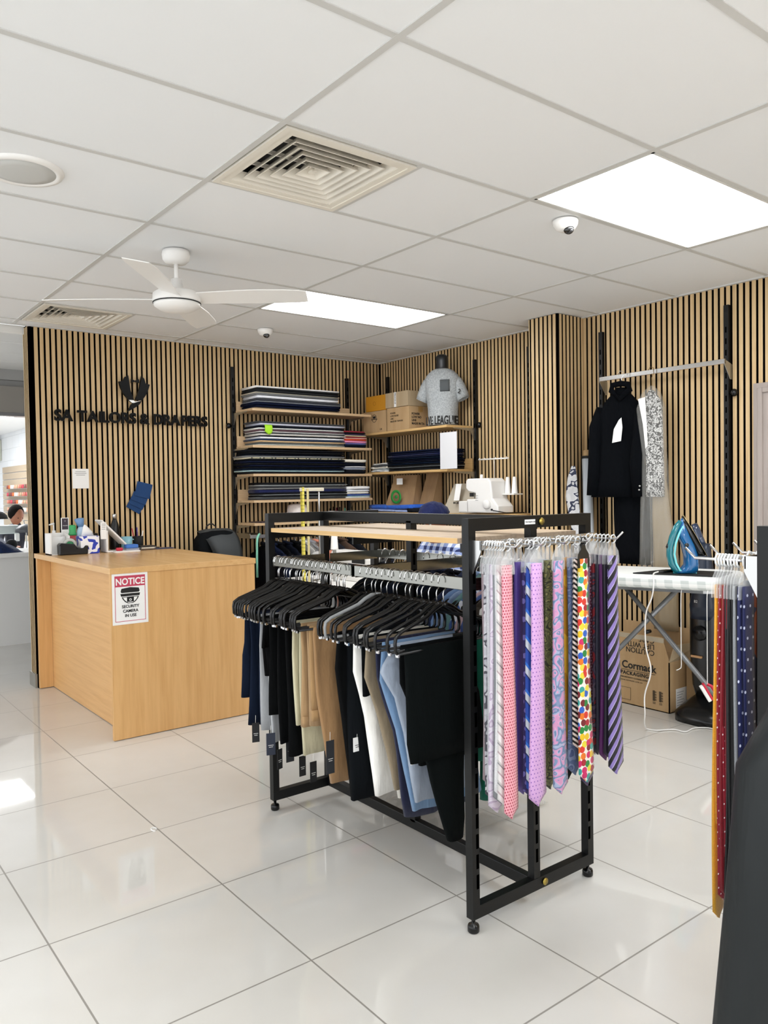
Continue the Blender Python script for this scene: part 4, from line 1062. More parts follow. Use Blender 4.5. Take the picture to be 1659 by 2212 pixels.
row(A, [-4.345, -4.356, -4.367, -4.379, -4.391, -4.400, -4.410, -4.432],
    [(plain('8f7f84'), 'mauve grey tie, leftmost on the first prong', (.04, .06, .66)), (PT['floral'], 'silver tie with black flower sprigs', (.045, .07, .70)), (plain('b6b7bb'), 'plain silver tie between the floral ones', (.045, .07, .69)),
     (PT['roseflor'], 'pale lilac tie with swirling flowers', (.045, .075, .73)), (plain('7d8084'), 'dark silver tie behind the white striped one', (.04, .065, .70)), (plain('dcdcde'), 'pale silver tie behind the white striped one', (.04, .065, .68)),
     (PT['wstripe'], 'white tie with rose and grey diagonal stripes', (.045, .075, .70)), (PT['pinkdot'], 'pink tie with small red dots at the front of the first prong', (.046, .064, .735))])
row(Bp, [-4.335, -4.348, -4.378, -4.412, -4.426, -4.447],
    [(PT['maroondot'], 'maroon spotted tie at the back of the second prong', (.04, .06, .68)), (PT['blackpat'], 'black tie with silver squiggles on the second prong', (.04, .06, .66)), (plain('46307e'), 'plain violet tie on the second prong', (.05, .075, .70)),
     (PT['purpdot'], 'dark purple tie with large spots', (.045, .07, .70)), (PT['bluestripe'], 'royal blue tie with silver diagonal stripes', (.045, .07, .69)), (PT['lilac'], 'wide lilac tie with small purple dots', (.05, .080, .715))])
row(Cc, [-4.350, -4.362, -4.380, -4.400, -4.440],
    [(PT['redpat'], 'dark red flecked tie behind the lilac dotted one', (.045, .07, .68)), (plain('10141c'), 'inky tie behind the grey blue one', (.04, .06, .68)), (plain('5c7482'), 'grey blue tie next to the olive brocade one', (.045, .07, .69)),
     (PT['olive'], 'olive brocade tie left of the paisley one', (.045, .065, .71)), (PT['paisley'], 'pink tie with blue paisley teardrops', (.046, .072, .71))])
row(D, [-4.350, -4.368, -4.386, -4.410, -4.430],
    [(PT['blkstripe'], 'black tie with thin grey stripes right of the paisley one', (.045, .07, .66)), (plain('3c6a72'), 'teal tie beside the gold scalloped one', (.04, .065, .67)), (PT['gold'], 'gold and black scalloped tie', (.045, .07, .66)),
     (PT['slate'], 'slate blue paisley tie left of the zebra striped one', (.05, .078, .68)), (PT['zebra'], 'black and cream zebra striped tie with a loose loop', (.048, .07, .60))])
row(D, [-4.452], [(PT['multi'], 'white tie covered in bright multicoloured dots on a black hanger', (.050, .082, .69, .02))], hk='black', hl='black card tie hanger holding the multicoloured dotted tie', hg='black tie hanger')
row(D+.03, [-4.435], [(plain('3a2450'), 'aubergine tie peeping out below the multicoloured dotted one', (.04, .07, .72))])
row(Ee, [-4.350, -4.366, -4.382, -4.398, -4.414, -4.430, -4.452],
    [(PT['navydot'], 'navy tie with white pin dots', (.045, .07, .66)), (PT['burg'], 'burgundy lattice tie beside the navy dotted one', (.045, .07, .66)), (PT['redblk'], 'red and black flecked tie', (.04, .065, .66)), (plain('2b2a3a'), 'charcoal tie between the red and purple ones', (.04, .065, .66)),
     (plain('5c1f62'), 'magenta purple tie behind the striped one', (.04, .068, .67)), (plain('1a1424'), 'blackish purple tie behind the striped one', (.045, .07, .66)), (PT['purplestripe'], 'black tie with broad lavender diagonal stripes, rightmost on the middle rack', (.05, .082, .70))])

# ties on the second rack (its tie end points to +y)
Y2 = -5.835+.668
P2 = [RXC+.267, RXC+.157, RXC+.047, RXC-.063, RXC-.22]   # not all seen
pr = RXC-.22-.01
def row2(px, ys, items):
    for y, (m, l, w) in zip(ys, items):
        tie(px, y, m, l, wt=w[0], wb=w[1], L=w[2], rz=PI+random.uniform(-.05, .05), hl='clear plastic tie hanger at the right edge of the picture', hg='clear tie hangers on the second rack')
row2(RXC-.267, [-5.092, -5.099, -5.106, -5.113, -5.121, -5.128, -5.136, -5.143, -5.158],
     [(plain('d9a02c'), 'mustard yellow tie, leftmost on the second rack', (.045, .060, .76)), (plain('c98a1e'), 'deeper mustard tie behind the first', (.04, .055, .55)), (PT['reddot'], 'crimson tie with white pin dots', (.045, .075, .71)), (plain('7c0c1c'), 'plain crimson tie beside the dotted one', (.045, .07, .70)),
      (plain('0a0a0c'), 'first plain black tie right of the crimson ones', (.045, .07, .70)), (plain('0d0d0f'), 'second plain black tie right of the crimson ones', (.045, .07, .70)), (plain('08080a'), 'third plain black tie right of the crimson ones', (.045, .07, .70)), (plain('9da0a3'), 'silver grey tie left of the navy spotted one', (.045, .07, .72)), (PT['navysq'], 'navy tie with small white squares', (.06, .09, .68))])
row2(RXC-.157, [-5.11, -5.13, -5.15], [(plain('3a4658'), 'slate tie behind the navy spotted one', (.05, .07, .70)), (PT['rust'], 'rust and grey patterned tie near the picture edge', (.05, .07, .72)), (plain('51647e'), 'steel blue tie near the picture edge', (.05, .075, .72))])
tg = thing('price_card', 'large white price card hanging over the navy spotted tie', 'price card', (RXC-.14, -5.048, 1.0))
MB().prism([(RXC-.17, 1.17), (RXC-.10, 1.17), (RXC-.10, 1.02), (RXC-.125, 1.02)], 'y', -5.049, -5.047).build('card', M['paper'], tg)
MB().tube([(RXC-.135, -5.048, 1.17), (RXC-.13, -5.06, 1.215)], .001, 6).build('tag_string', M['whitem'], tg)

# black coat on the second rack
hanger(RXC-.285, -5.375, ZR-.0, 0, 'black hanger carrying the black coat on the second rack', 'coat hanger on the second rack')
ck = mat('coat_black', '15191a', .55, spec=.3); NT(ck).bump(NT(ck).node('ShaderNodeTexNoise').outputs[0], .3, .02)
t = thing('coat', 'black coat hanging in the right foreground on the second rack', 'coat', (RXC-.285, -5.375, 0))
drape_mb([(1.02, -.06, .06, 0, .08), (.985, -.12, .12, 0, .10), (.93, -.19, .19, 0, .12), (.80, -.20, .21, 0, .14), (.55, -.20, .21, 0, .15), (.3, -.215, .23, 0, .17), (.12, -.23, .24, 0, .18)], amp=.006, freq=16, e=.7).build('body', ck, t, world=False)
MB().tube([(-.17, .02, .95), (-.215, .045, .84), (-.235, .06, .60), (-.27, .075, .34), (-.285, .08, .22)], [.05, .066, .062, .056, .052], 20).build('sleeve', ck, t, world=False)
MB().tube([(.17, 0, .95), (.225, -.01, .84), (.235, -.02, .60), (.22, -.03, .34)], [.05, .066, .060, .050], 20).build('sleeve', ck, t, world=False)
MB().prism([(-.05, ZN), (-.12, ZN-.06), (-.13, ZN-.20), (-.02, ZN-.36), (-.01, ZN-.2)], 'y', .072, .078).build('lapel', cloth('131617'), t, world=False, bevel=.002)

# ------------------------------------------------------------------ counter
CT = .982
t = thing('service_counter', 'beech veneer service counter standing against the slatted sign wall', 'counter', (-2.74, -.82, 0))
MB().box(-3.195, -2.275, -1.635, -.014, CT-.034, CT).build('worktop', M['oaktop'], t, bevel=.0015)
MB().box(-3.19, -2.28, -1.628, -1.604, .004, CT-.034).build('front_panel', M['oak'], t, bevel=.001)
MB().box(-3.092, -3.072, -1.604, -.05, .004, CT-.034).build('side_panel', M['oaky'], t, bevel=.001)
MB().box(-3.185, -3.092, -.05, -.018, .004, CT-.034).build('end_panel', M['oak'], t, bevel=.001)
MB().box(-2.32, -2.30, -1.604, -.05, .004, CT-.034).build('side_panel', M['oaky'], t, bevel=.001)
MB().box(-3.14, -3.06, -.30, -.27, CT, CT+.0015).build('cable_plate', M['ink'], t)
t = thing('notice_sign', 'white NOTICE sign with a red band and camera symbol on the counter front', 'sign', (-3.08, -1.63, .66))
MB().box(-3.183, -2.977, -1.6305, -1.6285, .658, .951).build('sign_plate', M['paper'], t)
YS = -1.6312
red = mat('sign_red', 'c04058', .6)
mb = MB()
for b in ((-3.168, -3.165, .675, .935), (-2.995, -2.992, .675, .935), (-3.165, -2.995, .675, .678), (-3.165, -2.995, .932, .935)): mb.box(b[0], b[1], YS, YS+.001, b[2], b[3])
mb.box(-3.165, -2.995, YS, YS+.001, .873, .932).build('red_band', red, t)
mb = MB(); text_into(mb, 'NOTICE', .053, (-3.080, YS-.0002, .884), depth=.0008, bold=.0013, align='CENTER', xs=.86); mb.build('notice_text', M['paper'], t)
mb = MB()
for k, s_ in enumerate(('SECURITY', 'CAMERA', 'IN USE')): text_into(mb, s_, .0225, (-3.080, YS-.0002, .752-.026*k), depth=.0008, bold=.0006, align='CENTER')
mb.build('camera_text', M['ink'], t)
mb = MB().prism([(-3.135, .845), (-3.130, .862), (-3.08, .868), (-3.03, .862), (-3.025, .845), (-3.03, .838), (-3.13, .838)], 'y', YS-.0004, YS+.001)
mb.prism([(-3.137, .833), (-3.023, .833), (-3.027, .818), (-3.133, .818)], 'y', YS-.0004, YS+.001)
mb.prism([(-3.13, .814), (-3.03, .814), (-3.037, .80), (-3.05, .785), (-3.065, .777), (-3.095, .777), (-3.11, .785), (-3.123, .80)], 'y', YS-.0004, YS+.001)
mb.build('camera_symbol', M['ink'], t)
mb = MB().prism([(-3.122, .811), (-3.038, .811), (-3.044, .80), (-3.056, .788), (-3.067, .781), (-3.093, .781), (-3.104, .788), (-3.116, .80)], 'y', YS-.0008, YS-.0003)
mb.build('camera_white', M['paper'], t)
MB().box(-3.10, -3.06, YS-.0012, YS-.0007, .785, .812).lathe([(.001, 0), (.011, 0), (.001, .0004)], (-3.08, YS-.0016, .797), 16, 'y').build('camera_lens', M['ink'], t)
MB().lathe([(.004, 0), (.007, 0), (.007, .0005), (.004, .0005)], (-3.08, YS-.0026, .797), 16, 'y', True).build('lens_ring', M['paper'], t)

# things standing on the counter
def P(px_, y=-.25): return px_
z = CT
t = thing('card_holder', 'white angular leaflet holder at the left end of the counter', 'leaflet holder', (-3.10, -.27, z))
MB().box(-3.165, -3.155, -.33, -.20, z, z+.15).box(-3.165, -3.03, -.205, -.197, z, z+.15).box(-3.165, -3.03, -.33, -.20, z, z+.008).prism([(-.33, z), (-.20, z), (-.20, z+.16), (-.33, z+.13)], 'x', -3.04, -3.032).build('holder_body', M['white'], t)
MB().box(-3.15, -3.045, -.26, -.252, z+.008, z+.125).build('leaflets', M['paper'], t)
t = thing('pump_bottle', 'white pump dispenser bottle behind the leaflet holder', 'bottle', (-3.09, -.15, z))
MB().lathe([(.001, 0), (.033, 0), (.035, .01), (.035, .12), (.02, .145), (.012, .15), (.012, .165), (.001, .165)], (-3.09, -.15, z), 24).build('bottle', M['white'], t)
MB().tube([(-3.09, -.15, z+.16), (-3.09, -.15, z+.21), (-3.09, -.15, z+.215), (-3.125, -.165, z+.207)], [.005, .005, .009, .004], 10).build('pump', M['white'], t)
t = thing('card_stand', 'small upright dark card stand beside the pump bottle', 'sign', (-3.015, -.17, z))
MB().box(-3.042, -2.988, -.165, -.155, z, z+.255).build('stand', M['white'], t, bevel=.002)
MB().box(-3.037, -2.995, -.167, -.1645, z+.17, z+.25).build('card_face', mat('dark_card', '3a2f3a', .5), t)
mb = MB(); text_into(mb, 'T', .014, (-3.016, -.168, z+.225), depth=.0006, align='CENTER'); text_into(mb, 'TAILORS', .009, (-3.016, -.168, z+.195), depth=.0006, align='CENTER'); mb.build('card_print', M['paper'], t)
t = thing('aerosol_can', 'green and red aerosol can on the counter', 'spray can', (-2.965, -.16, z))
MB().lathe([(.001, 0), (.03, 0), (.03, .05)], (-2.965, -.16, z), 24).build('lower_can', mat('can_green', '1f8a4c', .35), t)
MB().lathe([(.0301, .05), (.0301, .125)], (-2.965, -.16, z), 24).build('label_band', mat('can_red', 'c04a50', .35), t)
MB().lathe([(.030, .125), (.030, .135), (.024, .15), (.026, .19), (.02, .2), (.001, .2)], (-2.965, -.16, z), 24).build('cap', mat('cap_green', '3aa860', .3), t)
t = thing('freshener_bottle', 'pale blue trigger freshener bottle, tallest of the bottles at the left', 'spray bottle', (-2.905, -.17, z))
MB().lathe([(.001, 0), (.034, 0), (.036, .02), (.036, .13), (.028, .165), (.02, .185), (.001, .185)], (-2.905, -.17, z), 24).build('bottle', mat('pale_blue', 'b9cfe6', .25), t)
MB().loft([ringy(-2.905, -.17, z+.18, .02, .02, 12, 1), ringy(-2.912, -.17, z+.21, .028, .018, 12, 1), ringy(-2.918, -.17, z+.24, .036, .018, 12, 1), ringy(-2.905, -.17, z+.25, .02, .014, 12, 1)]).build('spray_head', mat('mid_blue', '6f93bd', .3), t)
MB().lathe([(.0363, .03), (.0363, .08)], (-2.905, -.17, z), 24).build('label_band', mat('aqua_label', '4aa0b4', .4), t)
t = thing('tape_dispenser', 'black desktop tape dispenser at the left front of the counter', 'tape dispenser', (-3.02, -.36, z))
MB().prism([(-3.12, z), (-2.93, z), (-2.925, z+.06), (-2.945, z+.062), (-2.96, z+.045), (-3.0, z+.045), (-3.02, z+.075), (-3.11, z+.085), (-3.122, z+.07)], 'y', -.40, -.33).build('base', M['blackp'], t, bevel=.006)
MB().lathe([(.025, -.011), (.045, -.011), (.045, .011), (.025, .011)], (-3.045, -.365, z+.07), 28, 'y', True).build('tape_roll', mat('tape_clear', 'cfd0c8', .15, alpha=.75), t)
MB().lathe([(.001, -.016), (.024, -.016), (.024, .016), (.001, .016)], (-3.045, -.365, z+.07), 20, 'y').build('hub', mat('hub_green', '2a7a4a', .4), t)
t = thing('tissue_box', 'white tissue box with a blue painted pattern on the counter', 'tissue box', (-2.90, -.33, z))
tm = pattern('tissue_pattern', lambda q: q.ramp(q.noise(q.scaled(1, 1, 1), 15, 1, .4, 1.2), [(0, lin('efeef2')), (.53, lin('2b3fb0'))], True), .6)
MB().box(-2.975, -2.845, -.39, -.27, z, z+.125).build('box', tm, t, bevel=.004)
MB().loft([ringy(-2.91, -.33, z+.12, .045, .012, 14, 1), ringy(-2.912, -.332, z+.155, .036, .022, 14, 1), ringy(-2.925, -.335, z+.19, .016, .014, 14, 1), ringy(-2.93, -.338, z+.205, .005, .004, 14, 1)]).build('tissue', M['paper'], t)
one(MB().box(-2.88, -2.80, -.22, -.12, z, z+.135), 'black_box', M['blackm'], 'plain black box behind the tissue box', 'box', bevel=.004)
t = thing('till_tablet', 'white point of sale tablet leaning on its stand', 'tablet', (-2.74, -.33, z))
MB().prism([(-2.80, z+.012), (-2.63, z+.012), (-2.63, z), (-2.80, z)], 'y', -.40, -.26).prism([(-2.80, z), (-2.785, z), (-2.785, z+.16), (-2.80, z+.16)], 'y', -.40, -.26).build('stand', M['white'], t, bevel=.006)
MB().obox((-2.745, -.33, z+.145), .006, .075, .125, Matrix.Rotation(math.radians(-44), 3, 'Y')).build('tablet', M['white'], t, bevel=.004)
MB().box(-2.84, -2.80, -.405, -.402, z+.10, z+.22).build('hanging_label', M['paper'], t)
mb = MB()
for k in range(4): mb.box(-2.833, -2.807, -.4058, -.405, z+.205-.012*k, z+.208-.012*k)
mb.build('label_lines', M['grey'], t)
t = thing('water_bottle', 'matt black metal water bottle with a steel cap on the counter', 'bottle', (-2.66, -.17, z))
MB().lathe([(.001, 0), (.034, 0), (.036, .008), (.036, .15), (.030, .19), (.017, .225), (.015, .235), (.001, .235)], (-2.66, -.17, z), 28).build('bottle', mat('bottle_black', '0e0f10', .3), t)
MB().lathe([(.015, .235), (.0165, .236), (.0165, .268), (.014, .272), (.001, .272)], (-2.66, -.17, z), 20).build('cap', M['steel'], t)
t = thing('mug', 'pale aqua mug on the counter', 'mug', (-2.59, -.22, z))
aq = mat('aqua_glaze', '8fc2cf', .3)
MB().lathe([(.001, 0), (.036, 0), (.040, .004), (.041, .10), (.038, .10), (.037, .01), (.001, .008)], (-2.59, -.22, z), 28).build('cup', aq, t)
MB().tube([(-2.555, -.22, z+.08), (-2.53, -.22, z+.075), (-2.525, -.22, z+.05), (-2.553, -.22, z+.025)], .005, 8).build('handle', aq, t)
t = thing('pen_pot', 'black mesh pen pot', 'pen pot', (-2.50, -.21, z))
MB().lathe([(.001, 0), (.038, 0), (.040, .10), (.037, .10), (.035, .006), (.001, .005)], (-2.50, -.21, z), 20).build('pot', M['blackm'], t)
for k, (c, dx, dy, h, l) in enumerate((('b03040', -.03, 0, .16, 'red pen in the pen pot'), ('3a2f8a', .0, .01, .165, 'violet pen in the pen pot'), ('e8e6e4', .025, -.005, .14, 'white pen in the pen pot'), ('5a3a5e', -.01, -.02, .135, 'plum pen in the pen pot'))):
    one(MB().tube([(-2.50+dx*.4, -.21+dy, z+.01), (-2.50+dx*1.5, -.21+dy*1.6, z+h)], .0045, 8), 'pen', mat('pen_'+c, c, .35), l, 'pen', 'pens in the pot')
t = thing('stationery_tray', 'white tray with red and black stationery in front of the tablet', 'tray', (-2.70, -.44, z))
MB().box(-2.76, -2.58, -.47, -.41, z, z+.012).build('tray', M['white'], t, bevel=.002)
one(MB().box(-2.745, -2.70, -.455, -.425, z+.013, z+.035), 'red_stapler', M['red'], 'small red stapler in the tray by the tablet', 'stapler', bevel=.006)
one(MB().box(-2.66, -2.56, -.40, -.33, z+.0, z+.022), 'receipt_pad', mat('pad_grey', '9a9fae', .6), 'grey pad under the blue sponge tray on the counter', 'notepad', bevel=.003)
one(MB().box(-2.655, -2.565, -.395, -.335, z+.023, z+.05), 'pin_cushion', mat('sponge_blue', '4a7ac8', .9), 'bright blue pad on the grey pad beside the mug', 'pin cushion', bevel=.006)
for k, (c, x0, x1, l) in enumerate((('5b4a3a', -2.54, -2.42, 'brown'), ('d8d0c0', -2.53, -2.43, 'cream'), ('2a2420', -2.535, -2.42, 'dark brown'))):
    one(MB().box(x0, x1, -.36, -.27, z+.011*k, z+.011*k+.010), 'notebook', mat('book_'+c, c, .6), '%s notebook, %s in the small pile right of the blue pad' % (l, ['bottom', 'middle', 'top'][k]), 'notebook', 'notebooks on the counter', bevel=.002)
one(MB().box(-2.42, -2.27, -.34, -.26, z, z+.007), 'clipboard', mat('slim_blue', '2a3558', .5), 'thin dark blue folder at the right of the notebooks', 'folder', bevel=.001)
one(MB().tube([(-2.415, -.30, z+.012), (-2.36, -.27, z+.012)], .0045, 8), 'pen', M['steel'], 'silver pen lying on the thin blue folder', 'pen')

# backpack on a stool behind the counter
t = thing('stool', 'plain black stool behind the counter under the backpack', 'stool', (-1.90, -.30, 0))
MB().box(-2.07, -1.73, -.45, -.14, .70, .74).build('seat', M['blackm'], t, bevel=.01)
for sx in (-2.04, -1.77):
    for sy in (-.42, -.17): MB().tube([(sx, sy, 0), (sx, sy, .70)], .012, 8).build('leg', M['black'], t)
t = thing('backpack', 'dark charcoal backpack with a flap and top loop behind the counter', 'backpack', (-1.90, -.30, .742))
R = []
for z_, a, b, dx in ((.745, .15, .08, 0), (.80, .17, .09, 0), (.95, .175, .085, 0), (1.04, .165, .075, 0), (1.085, .14, .06, .01), (1.10, .06, .03, .02)):
    R.append(ringy(-1.90+dx, -.28, z_, a, b, 28, .6))
MB().loft(R).build('bag_body', cloth('101214'), t)
R = []
for k in range(9):
    u = k/8; yy = -.24 - .16*math.sin(u*PI*.55); zz = 1.108-.26*u**1.6
    R.append([(-2.04+.03*u*0+.10*max(0, u-.15), yy, zz-.03*max(0, .3-u)), (-1.98+.10*max(0, u-.15), yy-.012, zz+.004), (-1.88, yy-.015, zz+.01), (-1.76, yy-.012, zz+.004), (-1.72, yy, zz-.015), (-1.76, yy+.006, zz), (-1.88, yy+.006, zz), (-1.98+.10*max(0, u-.15), yy+.006, zz-.008)])
MB().loft(R).build('flap', mat('flap_charcoal', '383c3e', .65), t)
MB().tube([(-1.95, -.22, 1.09), (-1.945, -.22, 1.13), (-1.92, -.22, 1.15), (-1.89, -.22, 1.15), (-1.865, -.22, 1.13), (-1.86, -.22, 1.09)], .006, 8).build('top_loop', M['blackm'], t)

# hanging rail under the left shelves
t = thing('wall_rail', 'steel hanging rail under the left wall shelves', 'hanging rail', (-1.0, -.3, 1.03))
MB().box(-1.60, -.42, -.308, -.292, 1.02, 1.05).build('rail', M['steel'], t, bevel=.003)
for x in (-1.594, -1.5, -.9, -.411): MB().box(x-.004, x+.004, -.292, -.03, 1.02, 1.06).build('arm', M['steel'], t)
for x in (-1.52, -1.0, -.5): MB().box(x-.004, x+.004, -.304, -.296, 1.05, 1.12).build('drop_strap', M['blackm'], t)
one(MB().tube([(-1.512, -.30, 1.058), (-1.535, -.31, 1.03), (-1.545, -.315, .98), (-1.55, -.32, .86), (-1.55, -.32, .70)], .010, 8), 'tape_measure_strip', mat('mint_tape', '8fd8bd', .5), 'mint green measuring tape looped over the left end of the wall rail', 'measuring tape')
gar = [(-1.46, '0c0d12', 'black jacket, leftmost on the wall rail', .60), (-1.40, '151d33', 'navy jacket beside the mint tape on the wall rail', .75), (-1.33, '0d0e12', 'black jacket right of the navy one on the wall rail', .70), (-1.25, '101420', 'ink navy jacket fourth on the wall rail', .70), (-1.17, '0b0b0d', 'black jacket fifth on the wall rail', .70)]
for x, c, l, ln in gar:
    hanger(x, -.30, 1.052, PI/2, 'black hanger carrying dark jackets on the wall rail', 'hangers on the wall rail')
    shirt(x, -.30, PI/2, .95, .42, ln, cloth(c), l, 'jacket', name='jacket', th=.04, depth=.7)
plc = [(-1.08, 'c9c7c4', 'clear bagged pale garment, left of three on the wall rail'), (-1.02, '8f8f98', 'clear bagged grey garment, middle of three on the wall rail'), (-.95, 'd88a70', 'clear bagged coral garment, right of three on the wall rail')]
for x, c, l in plc:
    hanger(x, -.30, 1.052, PI/2, 'black hanger carrying bagged garments on the wall rail', 'bag hangers on the wall rail')
    g_ = shirt(x, -.30, PI/2, .95, .40, .6, cloth(c), l, 'garment', name='bagged_garment', th=.02)
    drape_mb([(1.0, -.02, .02, 0, .03), (.94, -.12, .12, 0, .06), (.88, -.215, .215, 0, .05), (.3, -.23, .23, 0, .055)], amp=.005).build('plastic_cover', M['film'], g_, world=False)
for x, c, l in ((-.78, '2a2c34', 'charcoal jacket right of the bagged garments on the wall rail'), (-.68, '5a4436', 'brown jacket near the corner on the wall rail'), (-.58, '202228', 'dark jacket nearest the corner on the wall rail')):
    hanger(x, -.30, 1.052, PI/2, 'black hanger near the corner on the wall rail', 'corner hangers on the wall rail')
    shirt(x, -.30, PI/2, .95, .42, .65, cloth(c), l, 'jacket', name='jacket', th=.04, depth=.7)

# ------------------------------------------------------------------ sewing table, machine and tailor behind the rack
t = thing('sewing_table', 'white industrial sewing table behind the trouser rack', 'table', (-1.35, -1.45, 0))
MB().box(-1.80, -.98, -2.0, -.92, .72, .75).build('table_top', M['white'], t, bevel=.004)
for sx in (-1.72, -1.06):
    MB().box(sx-.02, sx+.02, -1.95, -.97, .0, .04).box(sx-.02, sx+.02, -1.30, -1.24, .04, .72).box(sx-.02, sx+.02, -1.70, -1.64, .04, .72).build('leg_frame', M['grey'], t, bevel=.003)
t = thing('sewing_machine', 'white industrial sewing machine on the table behind the rack', 'sewing machine', (-1.32, -1.5, .75))
MB().box(-1.42, -1.22, -1.74, -1.18, .75, .785).build('bed', M['white'], t, bevel=.01)
MB().box(-1.40, -1.24, -1.74, -1.60, .785, .93).build('column', M['white'], t, bevel=.02)
MB().box(-1.39, -1.25, -1.74, -1.16, .87, .96).build('arm', M['white'], t, bevel=.02)
MB().box(-1.37, -1.27, -1.22, -1.16, .82, .88).tube([(-1.32, -1.19, .82), (-1.32, -1.19, .79)], .006, 8).build('needle_head', M['steel'], t)
MB().lathe([(.001, 0), (.055, 0), (.055, .03), (.001, .03)], (-1.32, -1.775, .90), 24, 'y').build('hand_wheel', M['blackp'], t)
MB().box(-1.40, -1.395, -1.60, -1.45, .88, .92).build('brand_strip', M['ink'], t)
MB().box(-1.4005, -1.395, -1.70, -1.64, .80, .82).build('yellow_sticker', mat('sticker_yellow', 'e6d24a', .6), t)
t = thing('thread_stand', 'steel thread stand on the sewing table behind the rack', 'thread stand', (-1.56, -1.28, .75))
MB().lathe([(.001, 0), (.05, 0), (.05, .01), (.001, .012)], (-1.56, -1.28, .75), 20).build('foot', M['steel'], t)
MB().tube([(-1.56, -1.28, .76), (-1.56, -1.28, 1.415)], .007, 8).build('pole', M['steel'], t)
MB().box(-1.72, -1.52, -1.29, -1.27, 1.40, 1.425).build('top_bar', mat('bar_beige', 'cfc8b4', .5), t, bevel=.004)
MB().tube([(-1.56, -1.28, 1.12), (-1.47, -1.33, 1.12)], .004, 8).build('cone_arm', M['steel'], t)
one(MB().lathe([(.001, 0), (.030, 0), (.028, .006), (.020, .13), (.014, .135), (.001, .135)], (-1.50, -1.38, .98), 22), 'thread_cone', M['white'], 'large white thread cone beside the hanging yellow tape', 'thread')
one(MB().lathe([(.001, 0), (.012, 0), (.012, .228), (.001, .228)], (-1.50, -1.38, .751), 12), 'cone_post', M['steel'], 'post under the large white thread cone', 'post')
ym = pattern('yellow_tape', p_stripes([(0, 'e0d25a'), (.9, '4a4526')], 40, 0, 1), .5)
mb = MB()
tp = [(-1.70, -1.2925, .62), (-1.70, -1.2925, 1.43), (-1.70, -1.266, 1.43), (-1.692, -1.262, .60)]
for a, b in zip(tp, tp[1:]):
    a, b = Vector(a), Vector(b); w = Vector((.0085, 0, 0)); d = Vector((0, .0006, 0))
    mb.add([a-w-d, a+w-d, a+w+d, a-w+d, b-w-d, b+w-d, b+w+d, b-w+d], [[0,1,2,3],[4,7,6,5],[0,4,5,1],[1,5,6,2],[2,6,7,3],[3,7,4,0]], False)
o = Vector((-1.655, -1.28, 0))
one(mb, 'measuring_tape', ym, 'yellow tailor measuring tape hanging down over the thread stand bar', 'measuring tape')
one(MB().box(-1.672, -1.655, -1.296, -1.292, .70, 1.42), 'wooden_rule', mat('rule_beige', 'cdbf8a', .6), 'beige wooden rule hanging beside the yellow tape', 'ruler')

# the tailor, seated and bent over the machine
def skinned(name, nodes, edges, m, parent, sub=2, root=0):
    me = bpy.data.meshes.new(name); o = bpy.data.objects.new(name, me); COL.objects.link(o)
    W0 = WL(parent)
    me.from_pydata([(n[0]-W0.x, n[1]-W0.y, n[2]-W0.z) for n in nodes], edges, []); me.materials.append(m)
    o.parent = parent
    sk = o.modifiers.new('skin', 'SKIN'); lay = me.skin_vertices[0] if me.skin_vertices else None
    if lay is None:
        bm = bmesh.new(); bm.from_mesh(me); bm.verts.layers.skin.verify(); bm.to_mesh(me); bm.free(); lay = me.skin_vertices[0]
    for i, n in enumerate(nodes):
        r = n[3] if isinstance(n[3], (tuple, list)) else (n[3], n[3]); lay.data[i].radius = r; lay.data[i].use_root = (i == root)
    sk.use_smooth_shade = True
    q = o.modifiers.new('sub', 'SUBSURF'); q.levels = sub; q.render_levels = sub
    return o
def chain(a, n): return [(a+i, a+i+1) for i in range(n-1)]
def head(t, c, fwd, m, s=1.0, up=None):
    """head mesh with brow, nose, mouth and chin; fwd = facing direction"""
    f = Vector(fwd).normalized(); r = f.cross(Vector((0, 0, 1))).normalized(); u = r.cross(f)
    def fn(th, ph):      # th around, ph from bottom to top
        a = 2*PI*th; b = PI*ph; x = math.sin(b)*math.sin(a); y = math.sin(b)*math.cos(a); z = -math.cos(b)
        wx = .074*(1-.22*max(0, -z)**1.5); wy = .096*(1-.10*max(0, -z)); h = .118
        front = max(0, y)
        d = 0
        d += .022*math.exp(-((x/.16)**2+((z+.12)/.17)**2))*(y > 0)          # nose
        d += .006*math.exp(-((x/.5)**2+((z-.22)/.10)**2))*(y > 0)           # brow
        d -= .008*math.exp(-(((abs(x)-.36)/.16)**2+((z-.06)/.10)**2))*(y > 0)   # eye sockets
        d += .006*math.exp(-((x/.25)**2+((z+.48)/.07)**2))*(y > 0)          # lips
        d += .008*math.exp(-((x/.28)**2+((z+.80)/.14)**2))*(y > 0)          # chin
        return Vector(c) + r*(x*wx*s) + f*((y*wy+d)*s) + u*(z*h*s)
    return MB().grid(lambda a, b: fn(a, .02+.96*b), 40, 30)
t = thing('person', 'seated person in a navy turban and blue checked shirt bent over the sewing machine', 'person', (-.72, -1.52, 0))
tailor = t
sk = M['skin']; hx, hy = -.80, -1.52
bn = [(-.62, -1.52, .52, (.12, .15)), (-.64, -1.52, .66, (.115, .135)), (-.68, -1.52, .82, (.12, .15)), (-.73, -1.52, .96, (.10, .14)), (-.76, -1.52, 1.04, .056), (-.79, -1.52, 1.10, .05)]
be = chain(0, 6)
